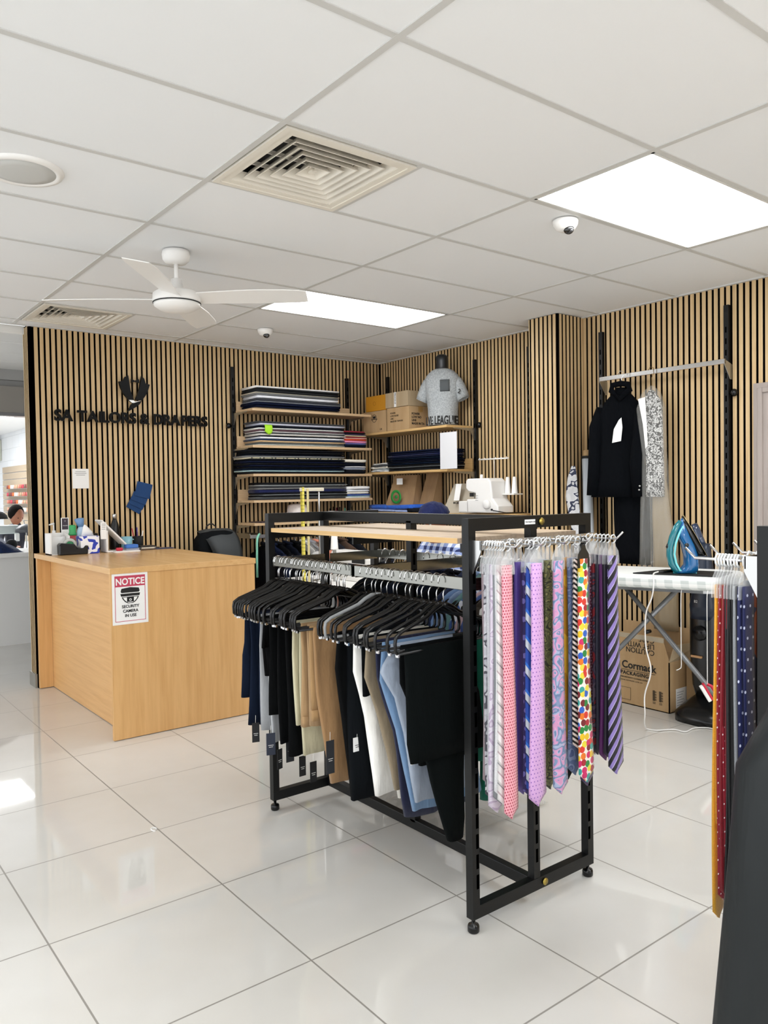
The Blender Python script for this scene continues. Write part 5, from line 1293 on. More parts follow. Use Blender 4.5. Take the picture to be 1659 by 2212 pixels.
for s in (-1, 1):
    k = len(bn); bn += [(-.74, -1.52+s*.17, .97, .062), (-.82, -1.52+s*.23, .83, .048), (-.90, -1.52+s*.24, .74+.045, .042), (-1.05, -1.52+s*.17, .80, .034), (-1.14, -1.52+s*.12, .80, .026)]
    be += [(3, k)] + chain(k, 5)
    k = len(bn); bn += [(-.68, -1.52+s*.10, .50, .085), (-.90, -1.52+s*.14, .52, .075), (-1.08, -1.52+s*.15, .50, .06), (-1.07, -1.52+s*.15, .28, .05), (-1.06, -1.52+s*.15, .09, .036), (-1.16, -1.52+s*.15, .045, .034)]
    be += [(0, k)] + chain(k, 6)
skinned('body', bn, be, sk, t)
for s in (-1, 1):     # hands guiding cloth on the machine bed
    p = Vector((-1.14, -1.52+s*.12, .80)); nodes = [(p.x, p.y, p.z, .024), (p.x-.05, p.y-s*.01, p.z, (.028, .016))]; edges = [(0, 1)]
    for k in range(4):
        a = (k-1.5)*.018; n0 = len(nodes); L = (.062, .072, .068, .054)[k]
        nodes += [(p.x-.085, p.y-s*.01+a, p.z+.002, .009), (p.x-.085-L*.5, p.y-s*.012+a*1.1, p.z-.002, .0085), (p.x-.085-L, p.y-s*.014+a*1.15, p.z-.014, .0075)]
        edges += [(1, n0), (n0, n0+1), (n0+1, n0+2)]
    n0 = len(nodes); nodes += [(p.x-.03, p.y-s*.04, p.z-.002, .011), (p.x-.06, p.y-s*.062, p.z-.006, .009)]; edges += [(0, n0), (n0, n0+1)]
    skinned('hand', nodes, edges, sk, t)
shm = pattern('tailor_check', p_check('dfe4ee', '8c9cc8', '1c2a5c', .075, .06), .85)
sn = [(-.60, -1.52, .50, (.14, .17)), (-.63, -1.52, .66, (.135, .16)), (-.68, -1.52, .82, (.14, .175)), (-.73, -1.52, .955, (.115, .16)), (-.76, -1.52, 1.01, .075)]
se = chain(0, 5)
for s in (-1, 1):
    k = len(sn); sn += [(-.74, -1.52+s*.18, .96, .078), (-.82, -1.52+s*.235, .83, .062), (-.90, -1.52+s*.24, .785, .055), (-1.03, -1.52+s*.175, .80, .046)]
    se += [(3, k)] + chain(k, 4)
skinned('checked_shirt', sn, se, shm, t)
tn = [(-.66, -1.52, .50, (.16, .18))]; te = []
for s in (-1, 1):
    k = len(tn); tn += [(-.72, -1.52+s*.10, .50, .10), (-.90, -1.52+s*.14, .52, .088), (-1.08, -1.52+s*.15, .49, .074), (-1.07, -1.52+s*.15, .28, .065), (-1.06, -1.52+s*.15, .10, .055)]
    te += [(0, k)] + chain(k, 5)
skinned('trousers', tn, te, cloth('1c1e24'), t)
for s in (-1, 1): MB().loft([ringy(-1.13, -1.52+s*.15, .0, .12, .045, 20, .9), ringy(-1.13, -1.52+s*.15, .03, .125, .048, 20, .9), ringy(-1.10, -1.52+s*.15, .07, .09, .04, 20, .9), ringy(-1.07, -1.52+s*.15, .10, .05, .04, 20, .9)]).build('shoe', M['blackp'], t)
hc = (-.835, -1.52, 1.178); fw = (-1, 0, -.62)
hd = head(t, hc, fw, sk).build('head', sk, t)
turb = cloth('141c46', wr=.8)
R = []
f = Vector(fw).normalized(); r = f.cross(Vector((0, 0, 1))).normalized(); u = r.cross(f)
for k in range(15):
    b = k/14; ang = -0.10+b*1.66; rad = math.cos(ang); hgt = math.sin(ang)
    ring = []
    for q in range(48):
        a = 2*PI*q/48; fold = 1+.022*math.sin(7*ang*2+2.2*math.cos(a))*(rad > .15)
        ring.append(Vector(hc)+u*.028+f*(-.010) + r*(.104*rad*fold*math.sin(a)) + f*(.122*rad*fold*math.cos(a)) + u*((.112*hgt)*fold - .03*math.cos(a)*rad*-1))
    R.append([tuple(v) for v in ring])
MB().loft(R).build('turban', turb, t)
for s in (-1, 1):
    e = Vector(hc)+r*(s*.029)+f*.083+u*.010; MB().ell(tuple(e), .010, .010, .010, 14, 10).build('eye', mat('eye_white', 'e6e2dc', .2), t)
    e2 = e+f*.0065; MB().ell(tuple(e2), .005, .005, .005, 10, 8).build('iris', mat('iris_dark', '1a0f0a', .2), t)
    e = Vector(hc)+r*(s*.075)-f*.005+u*-.01; MB().ell(tuple(e), .014, .010, .030, 14, 10).build('ear', sk, t)
R = []
for k in range(9):
    b = k/8; R.append([tuple(Vector(hc)+f*(.075+.018*math.cos(q*2*PI/20)*(1-b*.6)-.02*b)+r*(.062*(1-.5*b)*math.sin(q*2*PI/20))+u*(-.055-.095*b)) for q in range(20)])
MB().loft(R).build('beard', cloth('2a2624'), t)
tailor.location = (-.63, -1.62, 0)
t = thing('office_chair', 'black office chair under the seated tailor', 'chair', (-.60, -1.52, 0))
MB().loft([ringy(-.60, -1.52, .36, .22, .23, 24, .6), ringy(-.60, -1.52, .40, .24, .25, 24, .6), ringy(-.60, -1.52, .425, .22, .23, 24, .6)]).build('seat', M['blackm'], t)
MB().loft([ringy(-.36, -1.52, .50, .025, .19, 20, .6), ringy(-.35, -1.52, .65, .03, .21, 20, .6), ringy(-.36, -1.52, .84, .022, .18, 20, .6)]).build('backrest', M['blackm'], t)
MB().tube([(-.60, -1.52, .10), (-.60, -1.52, .37)], .025, 12).build('column', M['black'], t)
MB().tube([(-.55, -1.52, .36), (-.37, -1.52, .38), (-.345, -1.52, .55)], .014, 8).build('back_stem', M['black'], t)
for k in range(5):
    a = 2*PI*k/5; e = (-.60+.24*math.cos(a), -1.52+.24*math.sin(a), .06)
    lg = MB().tube([(-.60, -1.52, .10), e], [.02, .013], 8).build('leg', M['black'], t)
    MB().lathe([(.001, -.01), (.026, -.01), (.026, .01), (.001, .01)], (e[0], e[1], .027), 14, 'x').build('castor', M['blackp'], lg)

# ------------------------------------------------------------------ right wall: chrome rail, suit, bagged dress, fabric roll
t = thing('garment_rail', 'polished steel garment rail on the right wall', 'hanging rail', (-.12, -3.1, 2.14))
MB().box(-.128, -.112, -3.565, -2.655, 2.128, 2.158).build('rail', M['chrome'], t, bevel=.002)
for y in (-2.657, -3.563):
    MB().prism([(-.128, 2.156), (-.04, 2.13), (-.04, 2.04), (-.06, 2.04), (-.128, 2.125)], 'y', y-.0015, y+.0015).build('bracket', M['steel'], t)
wall_blk = cloth('06080c', wr=.5)
g = thing('suit_jacket', 'black suit jacket hanging from the polished rail with a white paper pinned to it', 'suit jacket', (-.17, -2.865, 0), -1.15)
drape_mb([(2.06, -.035, .035, 0, .05), (2.02, -.06, .06, 0, .08), (1.96, -.11, .115, 0, .10), (1.90, -.135, .14, 0, .11), (1.70, -.14, .125, 0, .11), (1.5, -.165, .15, 0, .12), (1.33, -.205, .17, 0, .13)], amp=.007, freq=22, e=.7).build('body', wall_blk, g, world=False)
for s, p_ in ((-1, [(-.13, .0, 1.93), (-.165, -.01, 1.80), (-.175, -.015, 1.55), (-.19, -.02, 1.34)]), (1, [(.125, -.02, 1.93), (.135, -.05, 1.80), (.11, -.07, 1.55), (.125, -.075, 1.33)])):
    MB().tube(p_, [.038, .05, .047, .043], 16).build('sleeve', wall_blk, g, world=False)
MB().tube([(-.06, -.03, 2.04), (-.05, -.04, 2.075), (0, -.02, 2.085), (.05, -.04, 2.075), (.06, -.03, 2.04), (0, -.06, 1.98)], .020, 10, closed=True).build('collar_roll', wall_blk, g, world=False)
MB().prism([(-.005, 1.84), (.012, 1.855), (.018, 1.79), (.008, 1.70), (-.05, 1.69), (-.038, 1.78)], 'y', -.070, -.067).build('pinned_paper', M['paper'], g, world=False)
MB().tube([(0, 0, 2.06), (0, 0, 2.12), (.014, 0, 2.14), (.01, 0, 2.168), (-.01, 0, 2.172), (-.02, 0, 2.15)], .0022, 6).build('hanger_hook', M['chrome'], g, world=False)
for k in range(2): MB().lathe([(.001, 0), (.006, 0), (.006, .003), (.001, .003)], (.135-.004*k, -.122, 1.40-.025*k), 12, 'y').build('cuff_button', M['steel'], g, world=False)
gt = thing('suit_trousers', 'black suit trousers hanging below the black suit jacket', 'trousers', (-.14, -2.92, 0), -1.35)
drape_mb([(1.45, -.13, .12, 0, .05), (1.2, -.125, .125, 0, .06), (.88, -.12, .12, 0, .05)], amp=.008, freq=30).build('legs', wall_blk, gt, world=False)
g = thing('bagged_dress', 'leopard print dress in clear plastic right of the black suit', 'dress', (-.15, -3.08, 0), -1.25)
leo = pattern('leopard_print', lambda q: q.ramp(q.noise(q.scaled(1, 1, .8), 62, 1, .4, 1.4), [(0, lin('101114')), (.50, lin('dcdcda')), (.62, lin('3a3b3e')), (.68, lin('cfcfcd'))], True), .8)
drape_mb([(2.02, -.015, .015, 0, .03), (1.96, -.05, .055, 0, .05), (1.90, -.06, .07, 0, .06), (1.6, -.04, .065, 0, .06), (1.33, -.035, .075, 0, .07)], amp=.006, freq=24).build('dress_body', leo, g, world=False)
MB().prism([(-.075, 1.965), (-.03, 1.975), (-.02, 1.80), (-.015, 1.66), (-.03, 1.64), (-.045, 1.80)], 'y', -.045, -.042).build('white_card', M['paper'], g, world=False)
drape_mb([(2.05, -.012, .012, 0, .02), (2.0, -.06, .06, 0, .07), (1.9, -.085, .095, 0, .09), (1.6, -.06, .09, 0, .09), (1.2, -.07, .12, 0, .11), (.875, -.09, .17, 0, .12)], amp=.014, freq=34).build('plastic_cover', M['film'], g, world=False)
MB().tube([(0, 0, 2.03), (.0, 0, 2.10), (.014, 0, 2.13), (.012, 0, 2.165), (-.008, 0, 2.172), (-.02, 0, 2.15)], .002, 6).build('hook', mat('wire_brass', '6e5a3a', .35, 1), g, world=False)
drape_mb([(1.5, .03, .07, .03, .03), (1.32, .0, .10, .03, .04), (1.0, -.0, .14, .03, .05), (.46, -.0, .16, .03, .06)], amp=.01, freq=28).build('lining', mat('beige_film', 'a89678', .3, alpha=.7), g, world=False)

t = thing('fabric_roll', 'pale grey rolled film leaning in the corner by the slatted column', 'roll', (-.10, -2.56, 0))
MB().tube([(-.23, -2.66, .0), (-.09, -2.515, 1.615)], .035, 24).build('roll', mat('roll_grey', 'c3c9cf', .35), t)
MB().tube([(-.0905, -2.516, 1.60), (-.085, -2.51, 1.66)], .026, 20).build('core', M['card'], t)
MB().tube([(-.092, -2.5165, 1.600), (-.0905, -2.516, 1.618)], .0365, 24).build('end_band', M['ink'], t)
embm = pattern('embroidered_white', p_paisley(['d5d5d6', 'd5d5d6', 'd5d5d6', 'dededf', '3a3f55'], 30, 1.6), .85)
t = thing('embroidered_cloth', 'white cloth with dark embroidered flowers hung beside the leaning roll', 'cloth', (-.19, -2.47, 1.05))
t.rotation_euler = (0, 0, -.95)
drape_mb([(.50, -.008, .02, 0, .02), (.42, -.035, .03, 0, .03), (.28, -.055, .035, 0, .035), (.14, -.035, .045, 0, .035), (.0, .0, .05, 0, .03), (-.12, .01, .05, 0, .03)], amp=.005, freq=40).build('cloth', embm, t, world=False)

# ------------------------------------------------------------------ ironing board and iron
chair = [o for o in bpy.data.objects if o.name == 'office_chair'][0]; chair.location = (-.51, -1.62, 0)
dv = Vector((.33, -.944, 0)).normalized(); nv = Vector((-dv.y, dv.x, 0)) * -1       # nv points to the room
if nv.x > 0: nv = -nv
bc = Vector((-.69, -3.25, .9))
t = thing('ironing_board', 'ironing board with a pale checked cover on crossed grey legs', 'ironing board', (bc.x, bc.y, 0))
chk = pattern('pale_check_cover', None or p_check('f1f1ee', 'dfe2df', 'c3c9c6', .052, .036), .85)
def bp_(s, w_, z): p = bc + dv*s + nv*w_; return (p.x, p.y, z)
outl = []
for s, w_ in ((-.72, .0), (-.70, .07), (-.62, .13), (-.45, .20), (-.2, .255), (.1, .27), (.52, .27), (.60, .24), (.615, .20)): outl.append((s, w_))
full = outl + [(s, -w_) for s, w_ in reversed(outl[1:])]
def ringb(f, z): return [bp_(s*f if True else s, w_*f, z) for s, w_ in full]
MB().loft([ringb(.97, .835), ringb(1.0, .845), ringb(1.005, .885), ringb(.985, .9), ringb(.9, .903)]).build('padded_cover', chk, t)
MB().loft([ringb(.93, .818), ringb(.93, .834)], smooth=False).build('board_frame', M['steel'], t)
gm = mat('leg_grey', '7e8082', .3, .6)
for a, b in (((-.75, -3.28, .82), (-.53, -3.93, .02)), ((-.64, -3.57, .82), (-.86, -2.88, .02))):
    for off in (-.0,):
        MB().tube([a, b], .0145, 12).build('leg', gm, t)
for p in ((-.53, -3.93), (-.86, -2.88)):
    q1 = Vector((p[0], p[1], .02))+nv*.18; q2 = Vector((p[0], p[1], .02))-nv*.18
    MB().tube([q1, q2], .014, 10).build('foot_bar', gm, t)
MB().lathe([(.001, -.02), (.012, -.02), (.012, .02), (.001, .02)], (-.69, -3.40, .555), 14, 'x').build('pivot', M['blackp'], t)
# cover ties under the board
for (s, w_, z0, z1) in ((.02, .2, .82, .80),):
    pass
def on_board(s, w_, z=.905): p = bc + dv*s + nv*w_; return Vector((p.x, p.y, z))
it = on_board(.36, .13)
one(MB().loft([[tuple(on_board(a, b, z)) for a, b in ((.10, .20), (.56, .20), (.58, -.06), (.22, -.06))] for z in (.9045, .9105)], smooth=False), 'ironing_mat', M['blackm'], 'black pressing mat lying on the ironing board under the iron', 'mat')
# iron standing on its heel; local: u to the picture right, w up
t = thing('steam_iron', 'teal steam iron standing upright on the ironing board', 'iron', (it.x, it.y, .911))
R3 = Vector((.79, -.613, 0)); F3 = Vector((.613, .79, 0))
def ip(a, h, d=0): p = it + R3*a + F3*d; return (p.x, p.y, .911+h)
def iplate(name, pts, th, m, bev=.006, off=0):
    n = len(pts); vs = [ip(a, h, off-th/2) for a, h in pts] + [ip(a, h, off+th/2) for a, h in pts]
    return MB().add(vs, [list(range(n)), list(range(n, 2*n))[::-1]] + [[i, n+i, n+(i+1) % n, (i+1) % n] for i in range(n)], False).build(name, m, t, bevel=bev)
teal = mat('iron_teal', '12707c', .12, coat=.5); blue = mat('iron_blue', '0e5c94', .1, coat=.5); cyan = mat('iron_cyan', '7fd8dc', .2)
sole = [(-.012, .318), (.000, .322), (.112, .108), (.108, .10), (.098, .10)]
def isec(h, a0, a1, w_): # a superellipse ring between a0..a1 of half thickness w_
    c = (a0+a1)/2; r_ = (a1-a0)/2
    return [ip(c+r_*math.copysign(abs(math.cos(q))**.8, math.cos(q)), h, w_*math.copysign(abs(math.sin(q))**.8, math.sin(q))) for q in [2*PI*k/24 for k in range(24)]]
MB().loft([isec(.004, -.045, .070, .044), isec(.022, -.02, .074, .050), isec(.05, .004, .076, .052), isec(.10, .002, .072, .052), isec(.16, -.012, .055, .044), isec(.20, -.030, .040, .034), isec(.24, -.034, .024, .026), isec(.28, -.016, .006, .014), isec(.305, -.014, -.004, .006)]).build('water_tank', blue, t)
MB().loft([isec(.10, .055, .108, .056), isec(.13, .050, .096, .054), isec(.20, .02, .060, .040), isec(.27, -.008, .024, .020), isec(.318, -.010, .001, .004)]).build('soleplate_housing', mat('iron_black', '101214', .15), t)
MB().loft([isec(.098, .104, .112, .058), isec(.20, .056, .062, .042), isec(.27, .022, .028, .022), isec(.325, -.006, .001, .003)]).build('soleplate', mat('champagne_metal', 'cbb98c', .2, 1), t)
def itube(name, pts, r_, m): return MB().tube([ip(*p) for p in pts], r_, 14).build(name, m, t)
itube('handle', [(-.018, .290, 0), (-.040, .255, 0), (-.062, .20, 0), (-.076, .145, 0), (-.078, .10, 0), (-.068, .055, 0), (-.045, .018, 0), (.0, .010, 0), (.05, .008, 0)], [.012, .018, .019, .018, .018, .019, .019, .014, .010], teal)
itube('cyan_trim', [(-.008, .262, -.016), (-.030, .225, -.019), (-.050, .170, -.019), (-.058, .11, -.018), (-.050, .06, -.019), (-.030, .018, -.02), (.01, .006, -.02), (.06, .004, -.03)], [.006, .006, .006, .006, .006, .006, .005, .004], cyan)
itube('steam_dial', [(-.002, .16, -.046), (-.002, .16, -.054)], .011, mat('dial_dark', '2a2e30', .3))
itube('heel', [(-.06, .006, 0), (.066, .006, 0)], .009, teal)
MB().box(0, 0, 0, 0, 0, 0)
itube('trigger', [(-.078, .128, 0), (-.09, .15, 0), (-.086, .165, 0)], [.008, .010, .006], M['blackp'])
itube('cable_gland', [(-.05, .014, .02), (-.115, .010, .0), (-.145, .012, -.01)], [.010, .007, .004], M['blackp'])
cb = [ip(-.145, .012, -.01), ip(-.19, .004, -.06), (-.955, -3.615, .878), (-.96, -3.606, .80), (-.96, -3.568, .70), (-.96, -3.567, .532), (-.96, -3.597, .40), (-.96, -3.559, .266), (-.955, -3.555, .16), (-.90, -3.515, .09), (-.79, -3.45, .02), (-.752, -3.433, .006), (-.732, -3.485, .006), (-.647, -3.535, .006), (-.637, -3.601, .006), (-.535, -3.597, .006), (-.47, -3.66, .006), (-.52, -3.78, .006), (-.60, -3.95, .006)]
def smooth(pts, n=6):
    pts = [Vector(p) for p in pts]; out = []
    for i in range(len(pts)-1):
        p0 = pts[max(0, i-1)]; p1 = pts[i]; p2 = pts[i+1]; p3 = pts[min(len(pts)-1, i+2)]
        for k in range(n):
            u = k/n; out.append(.5*((2*p1)+(-p0+p2)*u+(2*p0-5*p1+4*p2-p3)*u*u+(-p0+3*p1-3*p2+p3)*u**3))
    return out+[pts[-1]]
one(MB().tube(smooth(cb), .0038, 8), 'iron_cable', M['white'], 'white iron cable falling from the board and snaking across the tiles', 'cable')
one(MB().tube(smooth([(-.80, -3.685, .84), (-.81, -3.685, .78), (-.81, -3.685, .5), (-.81, -3.685, .42), (-.815, -3.68, .405), (-.825, -3.665, .395)]), .0022, 6), 'cover_string', M['white'], 'left white tie string hanging straight down under the ironing board', 'string')
one(MB().tube(smooth([(-.79, -3.83, .84), (-.80, -3.83, .80), (-.80, -3.83, .6), (-.80, -3.83, .40), (-.80, -3.83, .345)]), .0022, 6), 'cover_string', M['white'], 'right white tie string under the ironing board, with the red brush on its end', 'string')
t = thing('lint_brush', 'small red brush dangling on a string below the ironing board', 'brush', (-.80, -3.83, .25))
RB = Matrix.Rotation(-.86, 3, 'Z') @ Matrix.Rotation(-1.05, 3, 'Y').inverted()
MB().obox((-.806, -3.822, .296), .045, .018, .009, RB).build('bristles', M['paper'], t, bevel=.003)
MB().obox((-.797, -3.830, .306), .047, .020, .006, RB).build('back', M['red'], t, bevel=.003)
MB().tube([(-.80, -3.83, .345), (-.785, -3.845, .335), (-.772, -3.86, .30), (-.776, -3.855, .27), (-.79, -3.84, .265)], .008, 8).build('grip', M['red'], t)

# ------------------------------------------------------------------ packing boxes and vacuum on the floor
t = thing('packing_box', 'large open brown carton with packaging print under the ironing board', 'box', (-.22, -3.07, 0))
x0, x1, y0, y1 = -.37, -.07, -3.335, -2.80; zb = .315
MB().box(x0, x0+.006, y0, y1, 0, zb).box(x1-.006, x1, y0, y1, 0, zb).box(x0, x1, y0, y0+.006, 0, zb).box(x0, x1, y1-.006, y1, 0, zb).box(x0, x1, y0, y1, 0, .006).build('carton_walls', M['card'], t)
MB().prism([(y1, zb), (y0, zb), (y0+.05, zb+.15), (y1, zb+.15)], 'x', x0-.002, x0+.003).build('front_flap', M['card'], t)
MB().add([(x0, y0, zb), (x1, y0, zb), (x1, y0-.05, zb+.10), (x0+.06, y0+.0, zb+.10), (x0, y0+.004, zb), (x1, y0+.004, zb), (x1, y0-.046, zb+.10), (x0+.06, y0+.004, zb+.10)], [[0,1,2,3],[4,7,6,5],[0,4,5,1],[1,5,6,2],[2,6,7,3],[3,7,4,0]], False).build('side_flap', M['card2'], t)
MB().prism([(y1, zb), (y0-.02, zb), (y0-.02, zb+.17), (y1, zb+.17)], 'x', x1-.004, x1).build('rear_flap', M['card'], t)
XF = x0-.0025
mb = MB(); text_into(mb, 'Cormack', .066, (XF, -2.995, .235), (0, -1, 0), (0, 0, 1), .0008, .0012, xs=1.0); mb.build('brand_print', M['ink'], t)
mb = MB(); text_into(mb, 'PACKAGING', .034, (XF, -2.985, .192), (0, -1, 0), (0, 0, 1), .0008, .0008, xs=1.0, space=1.1)
mb.box(XF, XF+.0008, -3.24, -2.99, .222, .2245); text_into(mb, 'PERFORMANCE CLEANING EXPERTS', .013, (XF, -2.985, .170), (0, -1, 0), (0, 0, 1), .0008); text_into(mb, 'www.cormack.com.au', .014, (XF, -2.985, .152), (0, -1, 0), (0, 0, 1), .0008, space=1.3)
mb.build('small_print', M['ink'], t)
mb = MB()
for k, s_ in enumerate(('CAUTION', 'LIFT WITH', 'CARE')): text_into(mb, s_, .046, (x0-.003, -3.235, .372+.038*k+.0), (0, 1, 0), (0, 0, -1), .0008, .0003)
mb.build('caution_print', M['ink'], t)
mb = MB()
for k in range(2):
    yy = -3.22-.045*k
    mb.box(XF, XF+.0008, yy-.015, yy, .06, .125)
    for j in range(4): mb.lathe([(.003, 0), (.0055, 0), (.0055, .0008), (.003, .0008)], (XF, yy-.021, .068+.016*j), 12, 'x', True)
    mb.box(XF, XF+.0008, yy-.02, yy, .050, .053).box(XF, XF+.0008, yy-.02, yy, .042, .045)
mb.build('printed_marks', mat('faded_ink', '4a3c2a', .8), t); mb = MB()
for b in ((-3.06, -3.058), (-2.98, -2.978)): mb.box(XF, XF+.0008, b[0], b[1], .03, .11)
mb.box(XF, XF+.0008, -3.06, -2.978, .108, .11).box(XF, XF+.0008, -3.06, -2.978, .03, .032)
mb.build('printed_frame', mat('faded_ink', '4a3c2a', .8), t)
MB().box(-.30, -.15, y0-.0015, y0, .02, .14).build('address_label', M['paper'], t)
mb = MB()
for k in range(6): mb.box(-.29, -.29+.05+.012*(k % 3), y0-.0022, y0-.0014, .035+.016*k, .038+.016*k)
mb.build('label_lines', M['grey'], t)
one(MB().box(-.20, -.03, -3.43, -3.345, 0, .30), 'second_carton', M['card'], 'smaller closed brown carton right of the large open one', 'box', bevel=.004)
MAT_T = mat('shiny_tape', 'd9cdb4', .05, alpha=.5, spec=1)
one(MB().box(x0-.0045, x0-.003, -3.30, -2.82, zb+.115, zb+.145), 'tape_strip', MAT_T, 'crinkled clear tape along the top flap of the large open carton', 'tape')

vac = t = thing('vacuum_cleaner', 'dark navy upright stick vacuum standing on its dock by the wall', 'vacuum cleaner', (-.22, -3.56, 0))
vn = mat('vacuum_navy', '1d2738', .3); vb = mat('vacuum_black', '0c0d0f', .25)
MB().loft([ringy(-.26, -3.60, .0, .15, .16, 24, .6), ringy(-.26, -3.60, .05, .15, .16, 24, .6), ringy(-.22, -3.58, .09, .10, .12, 24, .7), ringy(-.20, -3.57, .13, .06, .07, 24, .8)]).build('floor_head', vb, t)
MB().loft([ringy(-.21, -3.565, z_, a, b, 24, .7) for z_, a, b in ((.12, .04, .05), (.20, .06, .07), (.40, .068, .085), (.60, .066, .085), (.74, .05, .07), (.80, .045, .045))]).build('motor_body', vb, t)
MB().loft([ringy(-.215, -3.565, z_, a, b, 20, .6) for z_, a, b in ((.60, .062, .075), (.68, .066, .082), (.86, .046, .05), (1.0, .030, .036), (1.05, .028, .034))]).build('upper_body', vn, t)
MB().tube([(-.215, -3.555, 1.03), (-.215, -3.535, 1.08), (-.215, -3.515, 1.13), (-.215, -3.50, 1.165)], [.024, .022, .022, .018], 14).build('handle', mat('vacuum_blue_gloss', '26344e', .1, coat=.8), t)
MB().box(-.29, -.275, -3.585, -3.515, .37, .385).build('bronze_trim', mat('bronze_trim', 'b98e62', .35, .4), t, bevel=.003)
MB().lathe([(.001, 0), (.045, 0), (.045, .006), (.001, .006)], (-.292, -3.57, .52), 20, 'x').build('filter_cap', M['blackp'], t)
mb = MB(); text_into(mb, 'B2', .022, (-.2825, -3.535, .70), (0, -1, 0), (0, 0, 1), .002); mb.build('badge', M['steel'], t)
vac.location = Vector(vac.location) + Vector((-.07, .045, 0))
# pale plastic wrap lying on the floor beyond the rack
t = thing('plastic_bag', 'crumpled clear plastic bag with a white tag on the floor beyond the rack', 'plastic bag', (-2.2, -3.3, 0))
mb = MB().grid(lambda u, v: (-2.62+.60*u, -3.78+.62*v, .012+.05*math.sin(u*PI)*math.sin(v*PI)*(1+.5*math.sin(u*17+v*9)*math.sin(v*21))), 40, 40)
mb.build('bag_film', mat('bag_film', 'cfcdca', .08, alpha=.30, spec=.9), t, solid=.001)
MB().obox((-2.50, -3.62, .085), .03, .001, .045, Matrix.Rotation(-.5, 3, 'Z') @ Matrix.Rotation(.5, 3, 'X')).build('paper_tag', M['paper'], t)
one(MB().tube([(-3.46+.011*math.cos(a), -2.90+.02*math.sin(a), .0015) for a in [k*.45 for k in range(11)]], .0022, 6), 'loop_scrap', M['paper'], 'tiny white curled scrap on the floor tile at lower left', 'scrap')

# ------------------------------------------------------------------ adjoining workroom
t = thing('cutting_counter', 'long white counter in the adjoining room at the left edge', 'counter', (-3.6, 2.2, 0))
MB().box(-6.5, -1.57, 1.90, 2.60, .825, .865).build('worktop', M['white'], t, bevel=.003)
MB().box(-6.5, -1.58, 1.925, 1.945, 0, .825).box(-6.5, -1.58, 2.57, 2.59, 0, .825).build('front_panel', mat('counter_white', 'e6e4e0', .3), t)
nb = cloth('16264a', wr=.9)
def heap(fn_, label, m, name='clothes_pile', cat='clothes', n=22):
    return one(MB().grid(fn_, n, n), name, m, label, cat)
heap(lambda u, v: (-3.22+.42*u, 1.96+.40*v, .868+.15*(math.sin(PI*u)**.6*math.sin(PI*v)**.6)*(1-.55*u)*(1+.25*math.sin(u*11+v*7))), 'navy garments heaped on the white counter in the adjoining room', nb)
one(MB().ell((-2.82, 2.36, .925), .055, .05, .05), 'dark_bundle', M['blackm'], 'small black bundle behind the navy heap on the white counter', 'bundle')
Sx = -1.54
struct('wall_workroom_right', MB().box(Sx, Sx+.15, .14, 9.4, 0, 2.6), BRK, world=False)
struct('ceiling_workroom_low', MB().box(-9, Sx, 4.2, 9.4, 2.462, 2.48), M['tile'], world=False)
t = thing('slat_panel', 'beige slatwall panel with grooves on the far wall of the adjoining room', 'display panel', (Sx-.01, 7.2, .6))
mb = MB()
for k in range(11): mb.box(Sx-.02, Sx-.001, 5.6, 8.6, .70+.11*k, .70+.11*k+.098)
mb.build('boards', mat('slatwall_beige', 'b5a48c', .6), t)
cols = ['8c4a44', 'c06a58', 'd8a088', 'e0733c', 'c8485a', 'b8a080', 'e8e4dc', '7a5a50', 'd88a78', 'ece6dc']
for r_ in range(4):
    rk = thing('thread_rack', 'wire thread rack, %s row on the beige slatwall panel' % ['top', 'second', 'third', 'bottom'][r_], 'thread rack', (Sx-.05, 7.0, 1.53-.12*r_))
    MB().box(Sx-.12, Sx-.02, 6.2, 8.2, 1.52-.12*r_, 1.525-.12*r_).build('rack_wire', M['steel'], rk)
    for k in range(14):
        c = cols[(k*3+r_*4) % 10]; y = 8.0-.125*k
        one(MB().lathe([(.001, 0), (.024, 0), (.020, .055), (.012, .06), (.001, .06)], (Sx-.07, y, 1.526-.12*r_), 10), 'thread_spool', mat('thread_'+c, c, .6), 'coloured thread spool on the far slatwall of the adjoining room', 'thread', 'thread spools on the far slatwall')
# far worktable, machine, lamp and seamstress
t = thing('work_table', 'pale work table in the adjoining room with the grey sewing machine', 'table', (-2.4, 3.9, 0))
MB().box(-3.1, -1.75, 3.55, 4.15, .74, .77).build('table_top', mat('pale_grey_top', 'c9cdcb', .5), t)
for sx in (-3.0, -1.85):
    for sy in (3.6, 4.1): MB().box(sx-.02, sx+.02, sy-.02, sy+.02, 0, .74).build('leg', M['grey'], t)
mm = mat('machine_pale_green', 'c2cbc8', .4)
t = thing('sewing_machine', 'pale grey green sewing machine in the adjoining room', 'sewing machine', (-2.55, 3.75, .77))
MB().box(-2.78, -2.42, 3.68, 3.86, .77, .80).build('bed', mm, t, bevel=.01)
MB().box(-2.78, -2.66, 3.70, 3.84, .80, 1.06).box(-2.78, -2.44, 3.70, 3.84, .97, 1.07).build('arm', mm, t, bevel=.015)
MB().box(-2.47, -2.43, 3.73, 3.81, .88, .97).build('needle_head', M['white'], t, bevel=.005)
t = thing('desk_lamp', 'dark dome desk lamp at the left edge in the adjoining room', 'lamp', (-2.72, 3.60, .77))
MB().tube([(-2.85, 3.72, .775), (-2.85, 3.72, 1.05), (-2.78, 3.60, 1.27), (-2.70, 3.52, 1.24)], .008, 8).build('arm', M['blackm'], t)
MB().lathe([(.10, 0), (.09, .04), (.05, .075), (.02, .085), (.001, .085)], (-2.70, 3.50, 1.15), 24).build('shade', M['blackm'], t)
t = thing('desk_lamp', 'dark dome lamp in front of the seamstress in the adjoining room', 'lamp', (-2.48, 3.70, .77))
